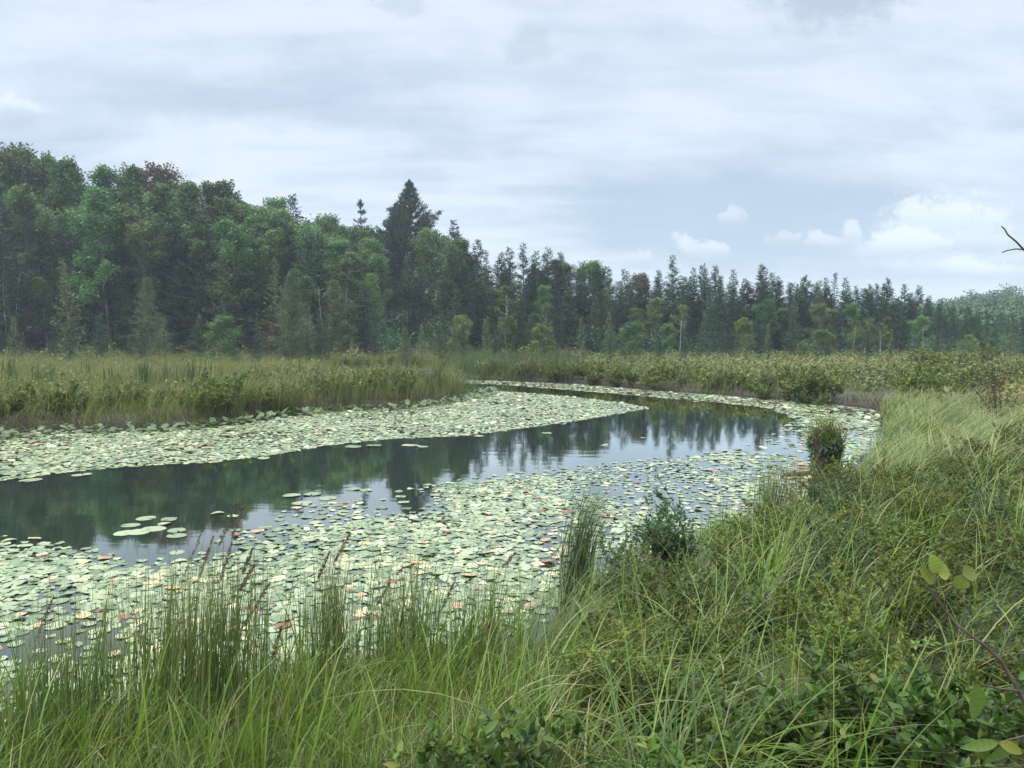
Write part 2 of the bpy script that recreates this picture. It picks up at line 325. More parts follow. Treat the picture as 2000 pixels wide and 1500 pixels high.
def dart(poly, n, dens, rmin, rmax, tag_, sep=.60):
    """random pads that mostly do not overlap"""
    P = np.asarray(poly); lo, hi = P.min(0), P.max(0)
    c = rng.uniform(lo, hi, (n, 2)); c = c[in_poly(c[:, 0], c[:, 1], poly) & (sd_poly(c[:, 0], c[:, 1], WXY) < -.03)]
    dn = np.clip(dens(c[:, 0], c[:, 1]), 0, 1); k_ = rng.uniform(size=len(c)) < dn; c = c[k_]; sp_ = sep / np.sqrt(np.clip(dn[k_], .12, 1))
    cell = {}; s = rmax * 2 * max(1.0, float(sp_.max()))
    for (x, y), sep in zip(c, sp_):
        r = rng.uniform(rmin, rmax); kx, ky = int(x // s), int(y // s); ok = True
        for ax in (-1, 0, 1):
            for ay in (-1, 0, 1):
                for (qx, qy, qr) in cell.get((kx + ax, ky + ay), ()):
                    if (qx - x) ** 2 + (qy - y) ** 2 < (sep * (qr + r)) ** 2: ok = False; break
                if not ok: break
            if not ok: break
        if ok:
            cell.setdefault((kx, ky), []).append((x, y, r)); pads.append([x, y, r, tag_])
def dens_left(x, y):
    px, py = proj(np.stack([x, y, 0 * x], 1)); return np.clip(.80 + .3 * nz(x, y, 1.3), .25, 1)
def dens_near(x, y):
    px, py = proj(np.stack([x, y, 0 * x], 1))
    open_ = ss(880, 1250, px) * ss(1080, 960, py)
    d = 1.15 - .52 * open_ - .22 * ss(750, 1250, px)
    d = d * (1 - .85 * ss(1.15, .5, np.hypot((px - 790) / 110, (py - 982) / 32))) * (1 - .6 * ss(1.2, .6, np.hypot((px - 620) / 90, (py - 1010) / 26)))
    d = d * np.clip(.82 + .5 * nz(x, y, 1.1) + .3 * nz(x, y, .5), .06, 1.1)
    edge = -sd_poly(x, y, np.array(ZN)); return d * np.clip(.22 + edge / 1.0, .1, 1)
dart(ZN, 200000, dens_near, .034, .080, 'near')
dart(ZL, 330000, dens_left, .045, .09, 'left', .58)
dart(ZF, 110000, lambda x, y: np.clip(.7 + .4 * nz(x, y, 1.5), .2, 1), .06, .115, 'far', .6)
dart(ZR, 10000, lambda x, y: np.clip(.36 + .4 * nz(x, y, .9), .04, .8), .055, .10, 'right')
for px, py, r in [(285, 1013, .15), (255, 1026, .13), (330, 1015, .12), (322, 1024, .11), (243, 1042, .14), (270, 1040, .16), (300, 1033, .17), (345, 1036, .13), (345, 1047, .13), (425, 1003, .1), (455, 1008, .09),
                  (640, 868, .12), (690, 873, .2), (730, 871, .2), (800, 870, .2), (825, 873, .16), (935, 852, .16), (1068, 846, .14), (160, 928, .18), (60, 938, .2), (515, 895, .15), (570, 968, .16), (590, 983, .16), (610, 966, .15), (640, 974, .16),
                  (690, 956, .13), (715, 958, .12), (1180, 870, .1), (1255, 855, .08)]:
    x, y, _ = at(px, py); pads.append([x, y, r * .78, 'lone'])
pads = np.array([(p[0], p[1], p[2], {'near': 0, 'left': 1, 'far': 2, 'right': 3, 'lone': 4}[p[3]]) for p in pads])
ppx, ppy = proj(np.stack([pads[:, 0], pads[:, 1], 0 * pads[:, 0]], 1))
np_ = len(pads); q = U(size=np_)
ptint = np.where(q < .87, U(0, .5, np_), np.where(q < .94, U(.5, .68, np_), np.where(q < .965, U(.68, .80, np_), np.where(q < .985, U(.8, .87, np_), U(.88, 1, np_)))))
ptint = np.where((pads[:, 3] == 1) & (q < .93), U(0, .6, np_), ptint); ptint = np.where((pads[:, 3] == 4), U(.1, .5, np_), ptint)
show = (ppx > 10) & (ppx < 1990) & (ppy > 860) & (ppy < 1330) & (pads[:, 3] != 1)
show &= ~((ppy > 1190) & (ppx < 1000) & (U(size=np_) < .35)) & ~((ppx > 1080) & (ppy > 1080))
score = np.where(show, pads[:, 2] ** 2 / np.maximum(pads[:, 1], 1) ** 3, 0)
hero = set(np.argsort(-score)[:296].tolist())
# the rest: one mesh
mb = MB()
shoretilt = sd_poly(pads[:, 0], pads[:, 1], WXY)
for v in range(6):
    V0, tri, quad = PV[v]
    ids = np.array([k for k in range(np_) if k % 6 == v and k not in hero])
    n = len(ids); th = U(0, 6.28, n); tl = np.where(U(size=n) < .07, U(.05, .3, n), U(0, .03, n)); r = pads[ids, 2]
    ta = U(0, 6.28, n)
    emer = (pads[ids, 3] == 1) & (shoretilt[ids] > -.8) & (U(size=n) < .5)
    tl = np.where(emer, U(.1, .8, n), tl)
    x = V0[None, :, 0] * r[:, None]; y = V0[None, :, 1] * r[:, None]; z = V0[None, :, 2] * np.where(r > 0, 1, 1)[:, None] * np.where(V0[None, :, 2] > .01, r[:, None], 1)
    xr = x * np.cos(th)[:, None] - y * np.sin(th)[:, None]; yr = x * np.sin(th)[:, None] + y * np.cos(th)[:, None]
    s_ = xr * np.cos(ta)[:, None] + yr * np.sin(ta)[:, None]
    z = z + (s_ + r[:, None]) * np.sin(tl)[:, None] + np.where(emer, U(0, .12, n), U(0, .004, n))[:, None]
    V = np.stack([xr + pads[ids, 0][:, None], yr + pads[ids, 1][:, None], z], 2)
    k = V0.shape[0]; off = (np.arange(n) * k)[:, None, None]
    tt = np.where(emer, -1.0, ptint[ids])
    mat_i = np.where(emer, 1, 0)
    for fc in (tri, quad):
        Q = (fc[None] + off)
        for mi in (0, 1):
            sel = mat_i == mi
            if sel.any():
                keep = np.repeat(np.arange(n)[sel], 1)
                mbV = V[sel].reshape(-1, 3); oo = (np.arange(sel.sum()) * k)[:, None, None]
                mb.add(mbV, (fc[None] + oo).reshape(-1, fc.shape[1]), np.repeat(np.where(emer[sel], U(0, 1, sel.sum()), ptint[ids][sel]), k), 0, mi)
M['pad'] = pad_mat(False); M['pad1'] = pad_mat(True)
M['padgreen'] = foliage('standing_pad_leaf', [(0, (.05, .085, .022)), (.5, (.085, .135, .032)), (1, (.15, .20, .055))], .25, .4, .5)
o = link('lily_pads', mb.mesh('lily_pads', [M['pad'], M['padgreen']]))
tag(o, 'dense carpet of small pale lily pads over the far and middle pond', 'lily pads', kind='stuff')
# the largest: each its own object
pm = []
for v in range(6):
    m_ = MB(); V0, tri, quad = PV[v]; W0 = V0.copy(); W0[:, 2] = np.where(V0[:, 2] > .012, V0[:, 2], V0[:, 2] * 6)
    m_.add(W0, tri); m_.add(W0, quad); pm.append(m_.mesh('lily_pad', M['pad1'], True))
def padwords(t): return 'grey-green' if t < .22 else 'pale green' if t < .5 else 'yellow-green' if t < .66 else 'yellow' if t < .77 else 'orange-tan' if t < .88 else 'dark brown'
for k in sorted(hero, key=lambda k: -score[k]):
    x, y, r, zt = pads[k]
    o = link('lily_pad', pm[k % 6], None, (x, y, U(.001, .006)))
    o.rotation_euler = (0, 0, U(0, 6.28)); t = ptint[k]
    tl = U(0, .03)
    if t > .75 or U() < .06: tl = U(.05, .22)
    o.rotation_euler = (tl, U(-.02, .02), U(0, 6.28)); o.location.z += r * math.sin(tl) * .9
    o.scale = (r, r, r * (.16 if r * .16 else 1)); o['tint'] = float(t)
    px, py = ppx[k], ppy[k]
    size = 'broad' if r > .078 else 'medium' if r > .062 else 'small'
    where = ('alone on the dark open water' if zt == 4 else 'at the edge of the dark channel' if py < 1085 and px < 560 else
             'in open water right of the bent bulrushes' if px > 1150 else
             'in the mat behind the seed heads' if 300 < px < 540 else 'in the mat beside the left rushes' if px <= 300 else
             'in the mat behind the twin rush clumps' if px < 880 else 'in the mat left of the bent bulrushes')
    row = '' if zt == 4 else ', near the bank' if py > 1200 else ', mid mat' if py > 1090 else ', far side'
    tag(o, f'{size} {padwords(t)} lily pad {where}{row}' , 'lily pad', 'lily pads floating on the pond')
# ------------------------------------------------------------------ trees
def curve_path(p0, d0, L, n, bend, wob):
    P = [np.array(p0, float)]; d = nrm(np.array(d0, float))
    for _ in range(n):
        d = nrm(d + np.array([0, 0, bend / n]) + rng.normal(size=3) * wob); P.append(P[-1] + d * L / n)
    return np.array(P)
def clump(C, A, T, cen, r, n, flat, tint):
    c = np.clip(rng.normal(size=(n, 3)), -1.7, 1.7) * np.array([r, r, r * flat]) * .62 + cen
    C.append(c); A.append(nrm((c - cen) * .7 / max(r, .01) + runit(n))); T.append(np.clip(tint + rng.normal(size=n) * .16, 0, 1))
def deciduous(h, rad, lo=.22, nl=22, leaf=.27, dens=115, lean=.03, narrow=1.0, gap=1.0, bark='bark', mat='decid', tr=.010):
    tb, cb = MB(), MB()
    tp = curve_path((0, 0, 0), (U(-lean, lean), U(-lean, lean), 1), h * .93, 9, .1, .03)
    tube(tb, tp, np.linspace(h * tr, h * .0018, 10), sides=6)
    C, A, T = [], [], []
    zf = lambda f: tp[0] + (np.array([np.interp(f * 9, range(10), tp[:, k]) for k in range(3)]) - tp[0])
    for i in range(nl):
        f = lo + (.98 - lo) * (i + U(0, .8)) / nl; az = i * 2.4 + U(-.5, .5)
        g = (f - lo) / (1 - lo); prof = (math.sin(math.pi * min(.98, .18 + .80 * g)) ** .7) * (1 if g < .8 else .9)
        L = rad * prof * U(.65, 1.15) + .3
        el = U(.15, .7) + .8 * g
        bp = curve_path(zf(f * .97), (math.cos(az) * math.cos(el), math.sin(az) * math.cos(el), math.sin(el)), L, 4, .35, .12)
        tube(tb, bp, h * .0030 * (1.2 - g * .7), h * .0007, 4)
        base = U(.2, .8)
        for s in range(5):
            q = bp[2 + s % 3] if s < 3 else bp[-1]
            dv = nrm(np.array([math.cos(az), math.sin(az), .5]) + rng.normal(size=3) * .8); e = q + dv * L * U(.12, .4)
            tube(tb, [q, (q + e) / 2 + rng.normal(size=3) * .05, e], h * .0011, h * .0005, 3)
            if U() < gap: clump(C, A, T, e, rad * U(.14, .27), int(dens * U(.6, 1.2)), .72, base + U(-.2, .2))
        if U() < gap: clump(C, A, T, bp[-1], rad * U(.16, .28), dens, .75, base + .1)
    top = tp[-1]
    for s in range(5): clump(C, A, T, top + rng.normal(size=3) * rad * .16, rad * .17, int(dens * .8), .9, U(.4, .9))
    C, A, T = np.concatenate(C), np.concatenate(A), np.concatenate(T); n = len(C)
    leafquads(cb, C, A, leaf * U(.6, 1.25, n), leaf * U(.5, .85, n), T)
    return tb.mesh('trunk', M[bark], True), cb.mesh('crown', M[mat])
def conifer(h, rad, nb=110, lo=.08, droop=-.1, upt=.35, spray=.34, sw=.11, step=.11, mat='larch', pw=.92, bark='bark', irr=.3, thin=1.0, topk=.5):
    tb, cb = MB(), MB()
    tp = curve_path((0, 0, 0), (U(-.015, .015), U(-.015, .015), 1), h, 10, .1, .012)
    tube(tb, tp, np.linspace(h * .0095, h * .0010, 11), sides=6)
    C, A, T = [], [], []
    for i in range(nb):
        f = lo + (1 - lo) * ((i + U(0, 1)) / nb) ** .95; az = U(0, 6.28); g = (f - lo) / (1 - lo)
        L = (rad * (1 - g) ** pw * U(1 - irr, 1 + irr * .5)) + .04 * rad
        el = droop + (topk - droop) * g ** 2 + U(-.12, .12)
        p0 = np.array([np.interp(f * 10, range(11), tp[:, k]) for k in range(3)])
        bp = curve_path(p0, (math.cos(az) * math.cos(el), math.sin(az) * math.cos(el), math.sin(el)), L, 4, upt, .06)
        if L > .5: tube(tb, bp, h * .0018, h * .0005, 3)
        n = max(5, int(L / step * thin)); s = U(.12, 1, n) * 4
        c = np.stack([np.interp(s, range(5), bp[:, k]) for k in range(3)], 1) + rng.normal(size=(n, 3)) * .05
        d = nrm(bp[-1] - bp[0]); sd = np.array([-d[1], d[0], 0]); sg = rng.choice([-1, 1], n)[:, None]
        ax = nrm(d * U(.3, 1.0, (n, 1)) + sd * sg * U(.2, 1.1, (n, 1)) + np.array([0, 0, 1]) * U(-.45, .3, (n, 1)))
        C.append(c); A.append(ax); T.append(np.clip(U(.2, .8) + rng.normal(size=n) * .18, 0, 1))
    C, A, T = np.concatenate(C), np.concatenate(A), np.concatenate(T); n = len(C)
    leafquads(cb, C, A, spray * U(.6, 1.3, n), sw * U(.7, 1.3, n), T, up=.9)
    return tb.mesh('trunk', M[bark], True), cb.mesh('crown', M[mat])
def plume_pine(h, rad, levels=13, lo=.3, per=5, el0=.05, el1=.75, up=.7, mat='pine', tuft=.42, dens=26, gap=.9, pw=.75, bark='bark', tw=.09, cap=99):
    """pine with whorls of long limbs carrying upswept needle plumes"""
    tb, cb = MB(), MB()
    tp = curve_path((0, 0, 0), (U(-.01, .01), U(-.01, .01), 1), h, 12, .1, .012)
    tube(tb, tp, np.linspace(h * .012, h * .0015, 13), sides=7)
    C, A, T = [], [], []
    for l in range(levels):
        g = l / (levels - 1); f = lo + (.97 - lo) * g; a0 = U(0, 6.28)
        for b in range(per):
            if U() > gap: continue
            az = a0 + b * 6.283 / per + U(-.3, .3)
            L = min(cap, rad * (1 - g) ** pw + .022 * rad) * U(.75, 1.15); el = el0 + (el1 - el0) * g + U(-.1, .1)
            p0 = np.array([np.interp(f * 12, range(13), tp[:, k]) for k in range(3)])
            bp = curve_path(p0, (math.cos(az) * math.cos(el), math.sin(az) * math.cos(el), math.sin(el)), L, 6, up, .05)
            tube(tb, bp, h * .0035 * (1.1 - .8 * g), h * .0006, 4)
            d = nrm(bp[-1] - bp[0]); sdv = nrm(np.cross(d, [0, 0, 1]))
            nt = max(5, int(L / .26)); base = U(.25, .7)
            for k in range(nt):
                s = (.22 + .78 * k / max(1, nt - 1)) * 6
                q = np.array([np.interp(s, range(7), bp[:, m]) for m in range(3)])
                q = q + sdv * U(-1, 1) * .26 * L ** .5 * (1 - .6 * k / nt) + np.array([0, 0, U(-.02, .2)])
                ax = nrm(d + sdv * U(-.8, .8) + np.array([0, 0, U(.2, 1.1)]))
                n = dens; c = q + rng.normal(size=(n, 3)) * np.array([.17, .17, .08]) * tuft / .42
                C.append(c); A.append(nrm(ax + rng.normal(size=(n, 3)) * .55)); T.append(np.clip(base + rng.normal(size=n) * .2, 0, 1))
    for k in range(8):
        c = tp[-1] - np.array([0, 0, k * .13]) + rng.normal(size=(dens, 3)) * .09; C.append(c); A.append(nrm(runit(dens) * .6 + np.array([0, 0, 1]))); T.append(U(.3, .8, dens))
    C, A, T = np.concatenate(C), np.concatenate(A), np.concatenate(T); n = len(C)
    leafquads(cb, C, A, tuft * U(.6, 1.2, n), tw * U(.7, 1.3, n), T, up=.5)
    return tb.mesh('trunk', M[bark], True), cb.mesh('crown', M[mat])
PR = {}
PR['broad'] = [(16, deciduous(16, 3.3, .20, 24)), (16, deciduous(16, 2.9, .25, 22, gap=.9)), (16, deciduous(16, 3.7, .22, 26)), (16, deciduous(16, 2.4, .18, 22))]
PR['aspen'] = [(14, deciduous(14, 2.0, .30, 20, .21, 95, gap=.85, bark='palebark')), (14, deciduous(14, 1.7, .35, 18, .21, 90, gap=.8, bark='palebark'))]
PR['maple'] = [(14, deciduous(14, 2.5, .22, 20, .22, 95, gap=.75, mat='decid_red'))]
PR['lacy'] = [(16, deciduous(16, 3.1, .25, 22, .21, 90, gap=.72)), (16, deciduous(16, 2.6, .25, 20, .21, 90, gap=.7))]
TK = dict(lo=.03, spray=.34, sw=.10, step=.042)
PR['tamarack'] = [(12, conifer(12, 2.9, 190, **TK)), (12, conifer(12, 2.5, 180, irr=.4, **TK)), (12, conifer(12, 3.2, 200, irr=.35, **TK)), (12, conifer(12, 2.1, 170, irr=.45, **TK)), (12, conifer(12, 2.7, 170, irr=.5, upt=.5, **TK))]
PR['pale_tamarack'] = [(10, conifer(10, 2.0, 130, thin=1.2, mat='larch_pale', irr=.45, droop=.1)), (10, conifer(10, 1.8, 120, thin=1.2, mat='larch_pale', irr=.4, droop=.15))]
PR['spruce'] = [(12, conifer(12, 1.6, 230, lo=.03, droop=-.35, upt=.25, spray=.26, sw=.10, step=.06, mat='spruce', pw=.9)), (12, conifer(12, 1.25, 220, lo=.03, droop=-.4, upt=.3, spray=.24, step=.055, mat='spruce', pw=.7, irr=.4)), (12, conifer(12, 2.2, 230, lo=.03, droop=-.3, upt=.3, spray=.3, step=.07, mat='spruce'))]
PR['hemlock'] = [(12, conifer(12, 3.4, 170, lo=.03, droop=0, upt=-.1, spray=.42, sw=.17, step=.05, mat='larch', pw=.65, irr=.4))]
PR['pine'] = [(20, plume_pine(20, 9.2, 18, .24, 6, gap=.93, dens=24, el0=.05, el1=.95, up=.4, pw=1.0, cap=4.9)), (18, plume_pine(18, 6.5, 13, .3, 5, gap=.85, dens=30, el1=.9, up=.4, pw=.85, cap=3.6))]
PR['ragged_pine'] = [(18, plume_pine(18, 2.5, 11, .35, 4, gap=.75, dens=12, el0=0, el1=.5, up=.3))]
PR['young_pine'] = [(8, plume_pine(8, 2.4, 16, .06, 6, el0=.25, el1=.9, up=.5, mat='pine_pale', tuft=.3, dens=20, pw=.7, tw=.05)), (8, plume_pine(8, 2.2, 15, .06, 6, el0=.0, el1=.7, up=.35, mat='pine_pale', tuft=.3, dens=14, gap=.85, tw=.05))]
PR['birch'] = [(9, deciduous(9, 1.3, .5, 13, .16, 65, .06, gap=.8, bark='birch', mat='decid_yel', tr=.008)), (9, deciduous(9, 1.1, .55, 11, .16, 55, .06, gap=.75, bark='birch', mat='decid_yel', tr=.008))]
PR['sapling'] = [(5, deciduous(5, 1.2, .12, 18, .13, 80, .05)), (5, deciduous(5, 1.0, .1, 16, .13, 80, .05, mat='decid_yel'))]
def snag_mesh(h):
    tb = MB(); tp = curve_path((0, 0, 0), (U(-.06, .06), 0, 1), h, 8, .1, .03); tube(tb, tp, np.linspace(h * .0065, h * .002, 9), sides=6); bb = MB()
    for k in range(7):
        s = U(3, 8); p = np.array([np.interp(s, range(9), tp[:, m]) for m in range(3)]); az = U(0, 6.28)
        tube(tb, curve_path(p, (math.cos(az), math.sin(az), U(.1, 1.2)), h * U(.06, .2), 3, .2, .1), h * .0025, h * .0008, 4)
    return tb.mesh('trunk', M['birch'], True), None
PR['snag'] = [(7, snag_mesh(7)), (7, snag_mesh(7))]
used_proto = {}
trees = []
SPEC = {'broad': ('broadleaf_tree', 'broadleaf tree'), 'aspen': ('aspen_tree', 'pale-stemmed aspen'), 'maple': ('maple_tree', 'red-brown turning maple'), 'lacy': ('broadleaf_tree', 'thin-crowned lacy broadleaf tree'),
        'tamarack': ('tamarack_tree', 'feathery tamarack'), 'pale_tamarack': ('tamarack_tree', 'pale yellowish tamarack'), 'spruce': ('spruce_tree', 'dark narrow spruce'), 'hemlock': ('hemlock_tree', 'layered hemlock'),
        'pine': ('pine_tree', 'pine'), 'ragged_pine': ('pine_tree', 'ragged pine'), 'young_pine': ('pine_tree', 'young grey-green pine'), 'birch': ('birch_tree', 'yellowing white birch'), 'sapling': ('sapling', 'leafy sapling'), 'snag': ('dead_tree', 'bare bleached snag')}
def tree(kind, px, top, Y, label=None, v=None, sx=1.0, rank='skyline'):
    pt = atd(px, top, Y); zb = H1(pt[0], Y) - .05
    v = int(rng.integers(len(PR[kind]))) if v is None else v
    h0, (tm, cm) = PR[kind][v]; s = (pt[2] - zb) / h0
    root = link(SPEC[kind][0], None, None, (pt[0], Y, zb)); root.rotation_euler = (0, 0, U(0, 6.28)); root.empty_display_size = .5
    w = s * sx if s < 1.35 else (1.35 + (s - 1.35) * .6) * sx
    root.scale = (w, w, s)
    link('trunk', tm, root); (link('crown', cm, root) if cm else None)
    trees.append((root, kind, px, label, rank))
    return root
# skyline, photo pixel of each tip
SKY = [('broad', -60, 290, 63), ('broad', 5, 268, 63), ('broad', 88, 286, 66), ('broad', 135, 295, 63), ('lacy', 195, 312, 66), ('broad', 243, 310, 65), ('aspen', 285, 330, 63), ('maple', 338, 316, 66), ('broad', 362, 345, 63), ('lacy', 412, 345, 67), ('broad', 450, 342, 66), ('lacy', 512, 366, 69),
       ('spruce', 580, 378, 69), ('broad', 545, 405, 67), ('broad', 628, 412, 69), ('broad', 660, 440, 70), ('ragged_pine', 706, 396, 74), ('broad', 735, 440, 76), ('pine', 768, 398, 75), ('broad', 845, 448, 72), ('broad', 888, 462, 63), ('broad', 868, 455, 73), ('broad', 705, 440, 73),
       ('tamarack', 887, 433, 65), ('tamarack', 905, 455, 65), ('tamarack', 930, 470, 63), ('spruce', 950, 492, 65), ('tamarack', 976, 494, 64), ('tamarack', 1000, 485, 64), ('tamarack', 1021, 477, 64), ('tamarack', 1041, 492, 63), ('tamarack', 1057, 486, 64),
       ('lacy', 1075, 500, 64), ('tamarack', 1099, 496, 64), ('lacy', 1122, 503, 63), ('broad', 1138, 508, 64), ('tamarack', 1160, 511, 65), ('spruce', 1176, 524, 63), ('tamarack', 1191, 521, 63), ('spruce', 1207, 527, 64), ('tamarack', 1226, 531, 65), ('maple', 1244, 528, 65),
       ('maple', 1258, 536, 64), ('spruce', 1275, 537, 63), ('tamarack', 1291, 530, 64), ('tamarack', 1313, 500, 63), ('spruce', 1345, 540, 64), ('tamarack', 1361, 525, 65), ('tamarack', 1385, 518, 65), ('tamarack', 1403, 521, 65), ('tamarack', 1432, 528, 64), ('tamarack', 1456, 545, 64),
       ('tamarack', 1480, 517, 64), ('tamarack', 1494, 521, 63), ('tamarack', 1508, 534, 65), ('tamarack', 1521, 541, 63), ('tamarack', 1541, 553, 65), ('tamarack', 1562, 543, 65), ('tamarack', 1578, 539, 63), ('tamarack', 1597, 549, 64), ('tamarack', 1614, 544, 63), ('spruce', 1628, 534, 65),
       ('tamarack', 1652, 544, 65), ('tamarack', 1672, 560, 64), ('tamarack', 1692, 557, 63), ('tamarack', 1712, 556, 65), ('tamarack', 1731, 545, 63), ('tamarack', 1768, 556, 64), ('tamarack', 1786, 559, 64), ('tamarack', 1812, 578, 63), ('tamarack', 1838, 585, 65), ('tamarack', 1866, 590, 63)]
for k, px, top, Y in SKY: tree(k, px, top, Y, sx=1.2 if k in ('tamarack', 'spruce') else 1.0)
tree('pine', 805, 358, 74, 'tall white pine with upswept limbs, standing high above the whole wood', v=0)
# front characters
FR = [('snag', 8, 548, 54.78, 'bare bleached trunk, leftmost of the three white snags at the forest edge'), ('snag', 26, 535, 55.195, 'bare bleached forked trunk, middle and tallest of the three white snags'), ('snag', 34, 590, 55.61, 'short bleached trunk, right-hand one of the three white snags'),
      ('pale_tamarack', 130, 508, 48.14, 'pale yellowish tamarack standing alone in front of the left wood'), ('maple', 55, 610, 54.78, 'small red-leaved maple just right of the three white snags'),
      ('young_pine', 288, 545, 49.8, 'open-branched grey-green pine with flat boughs before the left wood', 1), ('hemlock', 480, 505, 59.76, 'broad layered hemlock with shelf-like boughs left of the spruce spires'),
      ('spruce', 542, 484, 63.08, 'thin dark spruce spire just behind the bushy young pine, left of two'), ('spruce', 594, 478, 64.74, 'thin dark spruce spire just behind the bushy young pine, right of two'), ('spruce', 691, 452, 63.08, 'tallest black spruce spire left of the white pine'),
      ('young_pine', 568, 530, 47.31, 'bushy grey-green young pine at the marsh edge below two spruce spires', 0), ('snag', 628, 560, 54.78, 'thin broken white snag right of the bushy young pine'), ('maple', 520, 625, 51.46, 'small red-leaved maple beside the bushy young pine'),
      ('sapling', 897, 618, 54.18, 'light green sapling at the forest foot right of the white pine', 0), ('birch', 985, 552, 56.76, 'slim white-stemmed birch standing before the tamaracks, right of the light sapling'), ('birch', 1068, 588, 56.76, 'yellow-topped birch at the wood edge above the far pads'),
      ('pale_tamarack', 1190, 560, 60.2, 'pale thin tamarack with pale stem at the wood edge'), ('young_pine', 1235, 560, 65.36, 'soft broad young pine in the middle of the wood edge', 1), ('sapling', 1240, 628, 53.32, 'round yellow-green sapling on the far marsh', 1), ('birch', 1330, 592, 53.32, 'white-stemmed birch beside the paired pale tamaracks on the far marsh'),
      ('tamarack', 1385, 560, 53.32, 'nearer full tamarack on the marsh right of the white birch'), ('pale_tamarack', 1500, 632, 55.04, 'short pale tamarack in front of the far wood'), ('sapling', 1608, 646, 46, 'rounded light green sapling out on the marsh shrubs', 0),
      ('birch', 1666, 622, 49.88, 'left one of three yellowing birches on the far marsh'), ('birch', 1688, 618, 50.31, 'middle one of three yellowing birches on the far marsh'), ('birch', 1722, 628, 49.88, 'right one of three yellowing birches on the far marsh'),
      ('snag', 1803, 640, 51.6, 'short forked white snag on the right marsh'), ('pale_tamarack', 1838, 650, 49.88, 'small ochre tamarack on the right marsh beside the white snag'), ('sapling', 1892, 655, 46, 'bushy green sapling left of the red shrub on the marsh', 0), ('maple', 1922, 665, 46, 'low red-brown maple bush on the right marsh'), ('pale_tamarack', 1975, 630, 46, 'airy green tamarack near the right edge of the marsh')]
for f in FR: tree(f[0], f[1], f[2], f[3], f[4], f[5] if len(f) > 5 else None, rank='front')
for k in range(46):
    px = -60 + 2100 * (k + U(.1, .9)) / 46
    kd = str(rng.choice(['sapling', 'pale_tamarack', 'tamarack', 'young_pine', 'tamarack', 'tamarack', 'pale_tamarack', 'tamarack']))
    if px > 840 and kd == 'young_pine': kd = 'tamarack'
    tree(kd, px, U(612, 668), U(42, 50), rank='marsh edge', sx=U(.9, 1.2))
# ranks between the front and the skyline
topline = lambda px: np.interp(px, [-150, 0, 90, 250, 450, 560, 640, 720, 900, 960, 1100, 1250, 1400, 1600, 1750, 1900, 2100], [270, 280, 295, 320, 350, 385, 420, 440, 470, 500, 510, 540, 535, 550, 560, 600, 610])
def filler(n, x0, x1, frac0, frac1, Y0, Y1, kinds, rank, wide=1.0):
    for k in range(n):
        px = x0 + (x1 - x0) * (k + U(.15, .85)) / n
        t = topline(px); top = 690 - (690 - t) * U(frac0, frac1)
        tree(str(rng.choice(kinds)), px, top, U(Y0, Y1), rank=rank, sx=wide * U(1.0, 1.3))
DK = ['broad', 'lacy', 'aspen', 'hemlock', 'tamarack', 'tamarack', 'tamarack', 'spruce']
filler(20, -130, 740, .86, .975, 64, 66, ['broad', 'lacy', 'broad', 'aspen'], 'upper rank')
filler(19, -120, 720, .80, .92, 63, 66, ['broad', 'broad', 'lacy', 'aspen'], 'upper rank')
filler(20, -60, 730, .66, .88, 56.5, 59.5, ['tamarack', 'spruce', 'tamarack', 'aspen', 'tamarack'], 'middle rank')
filler(19, -140, 740, .62, .80, 59, 62, DK, 'middle rank')
filler(20, -150, 760, .38, .62, 55, 58, ['tamarack', 'tamarack', 'hemlock', 'spruce', 'aspen', 'pale_tamarack', 'young_pine'], 'lower rank')
filler(12, 700, 960, .50, .86, 61, 69, ['tamarack', 'spruce', 'broad', 'tamarack'], 'middle rank')
filler(66, 880, 2010, .80, .95, 60, 63, ['tamarack', 'tamarack', 'tamarack', 'tamarack', 'spruce'], 'upper rank')
filler(44, 880, 2000, .86, .985, 61, 64, ['tamarack', 'tamarack', 'tamarack', 'spruce'], 'upper rank', 1.4)
filler(36, 880, 2030, .54, .78, 56, 60, ['tamarack', 'tamarack', 'tamarack', 'spruce', 'lacy'], 'middle rank')
filler(24, 880, 1980, .28, .52, 52, 56, ['tamarack', 'pale_tamarack', 'sapling', 'tamarack', 'spruce'], 'lower rank')
ORD = ['first', 'second', 'third', 'fourth', 'fifth', 'sixth', 'seventh', 'eighth', 'ninth', 'tenth', 'eleventh', 'twelfth', 'thirteenth', 'fourteenth', 'fifteenth', 'sixteenth', 'seventeenth', 'eighteenth', 'nineteenth', 'twentieth'] + [f'{k}th' if k % 10 not in (1, 2, 3) else f'{k}' + {1: 'st', 2: 'nd', 3: 'rd'}[k % 10] for k in range(21, 120)]
LM = [(26, 'white snags'), (568, 'bushy young pine'), (805, 'tall white pine'), (1244, 'red maple top'), (1680, 'three yellowing birches')]
cnt = {}
for root, kind, px, label, rank in sorted(trees, key=lambda t: t[2]):
    if label is None:
        left = px < LM[0][0]
        lm = [l for l in LM if l[0] <= px] or [LM[0]]; lm = LM[0] if left else lm[-1]
        key = (SPEC[kind][1], lm[1], rank, left); cnt[key] = cnt.get(key, 0) + 1
        wh = {'skyline': 'tip on the skyline', 'upper rank': 'just under the skyline', 'middle rank': 'halfway down the wood', 'lower rank': 'low at the wood edge', 'marsh edge': 'small, out on the marsh edge'}[rank]
        label = f"{ORD[cnt[key] - 1]} {SPEC[kind][1]} {'left' if left else 'right'} of the {lm[1]}, {wh}"
    tag(root, label, 'tree', 'trees of the far wood')
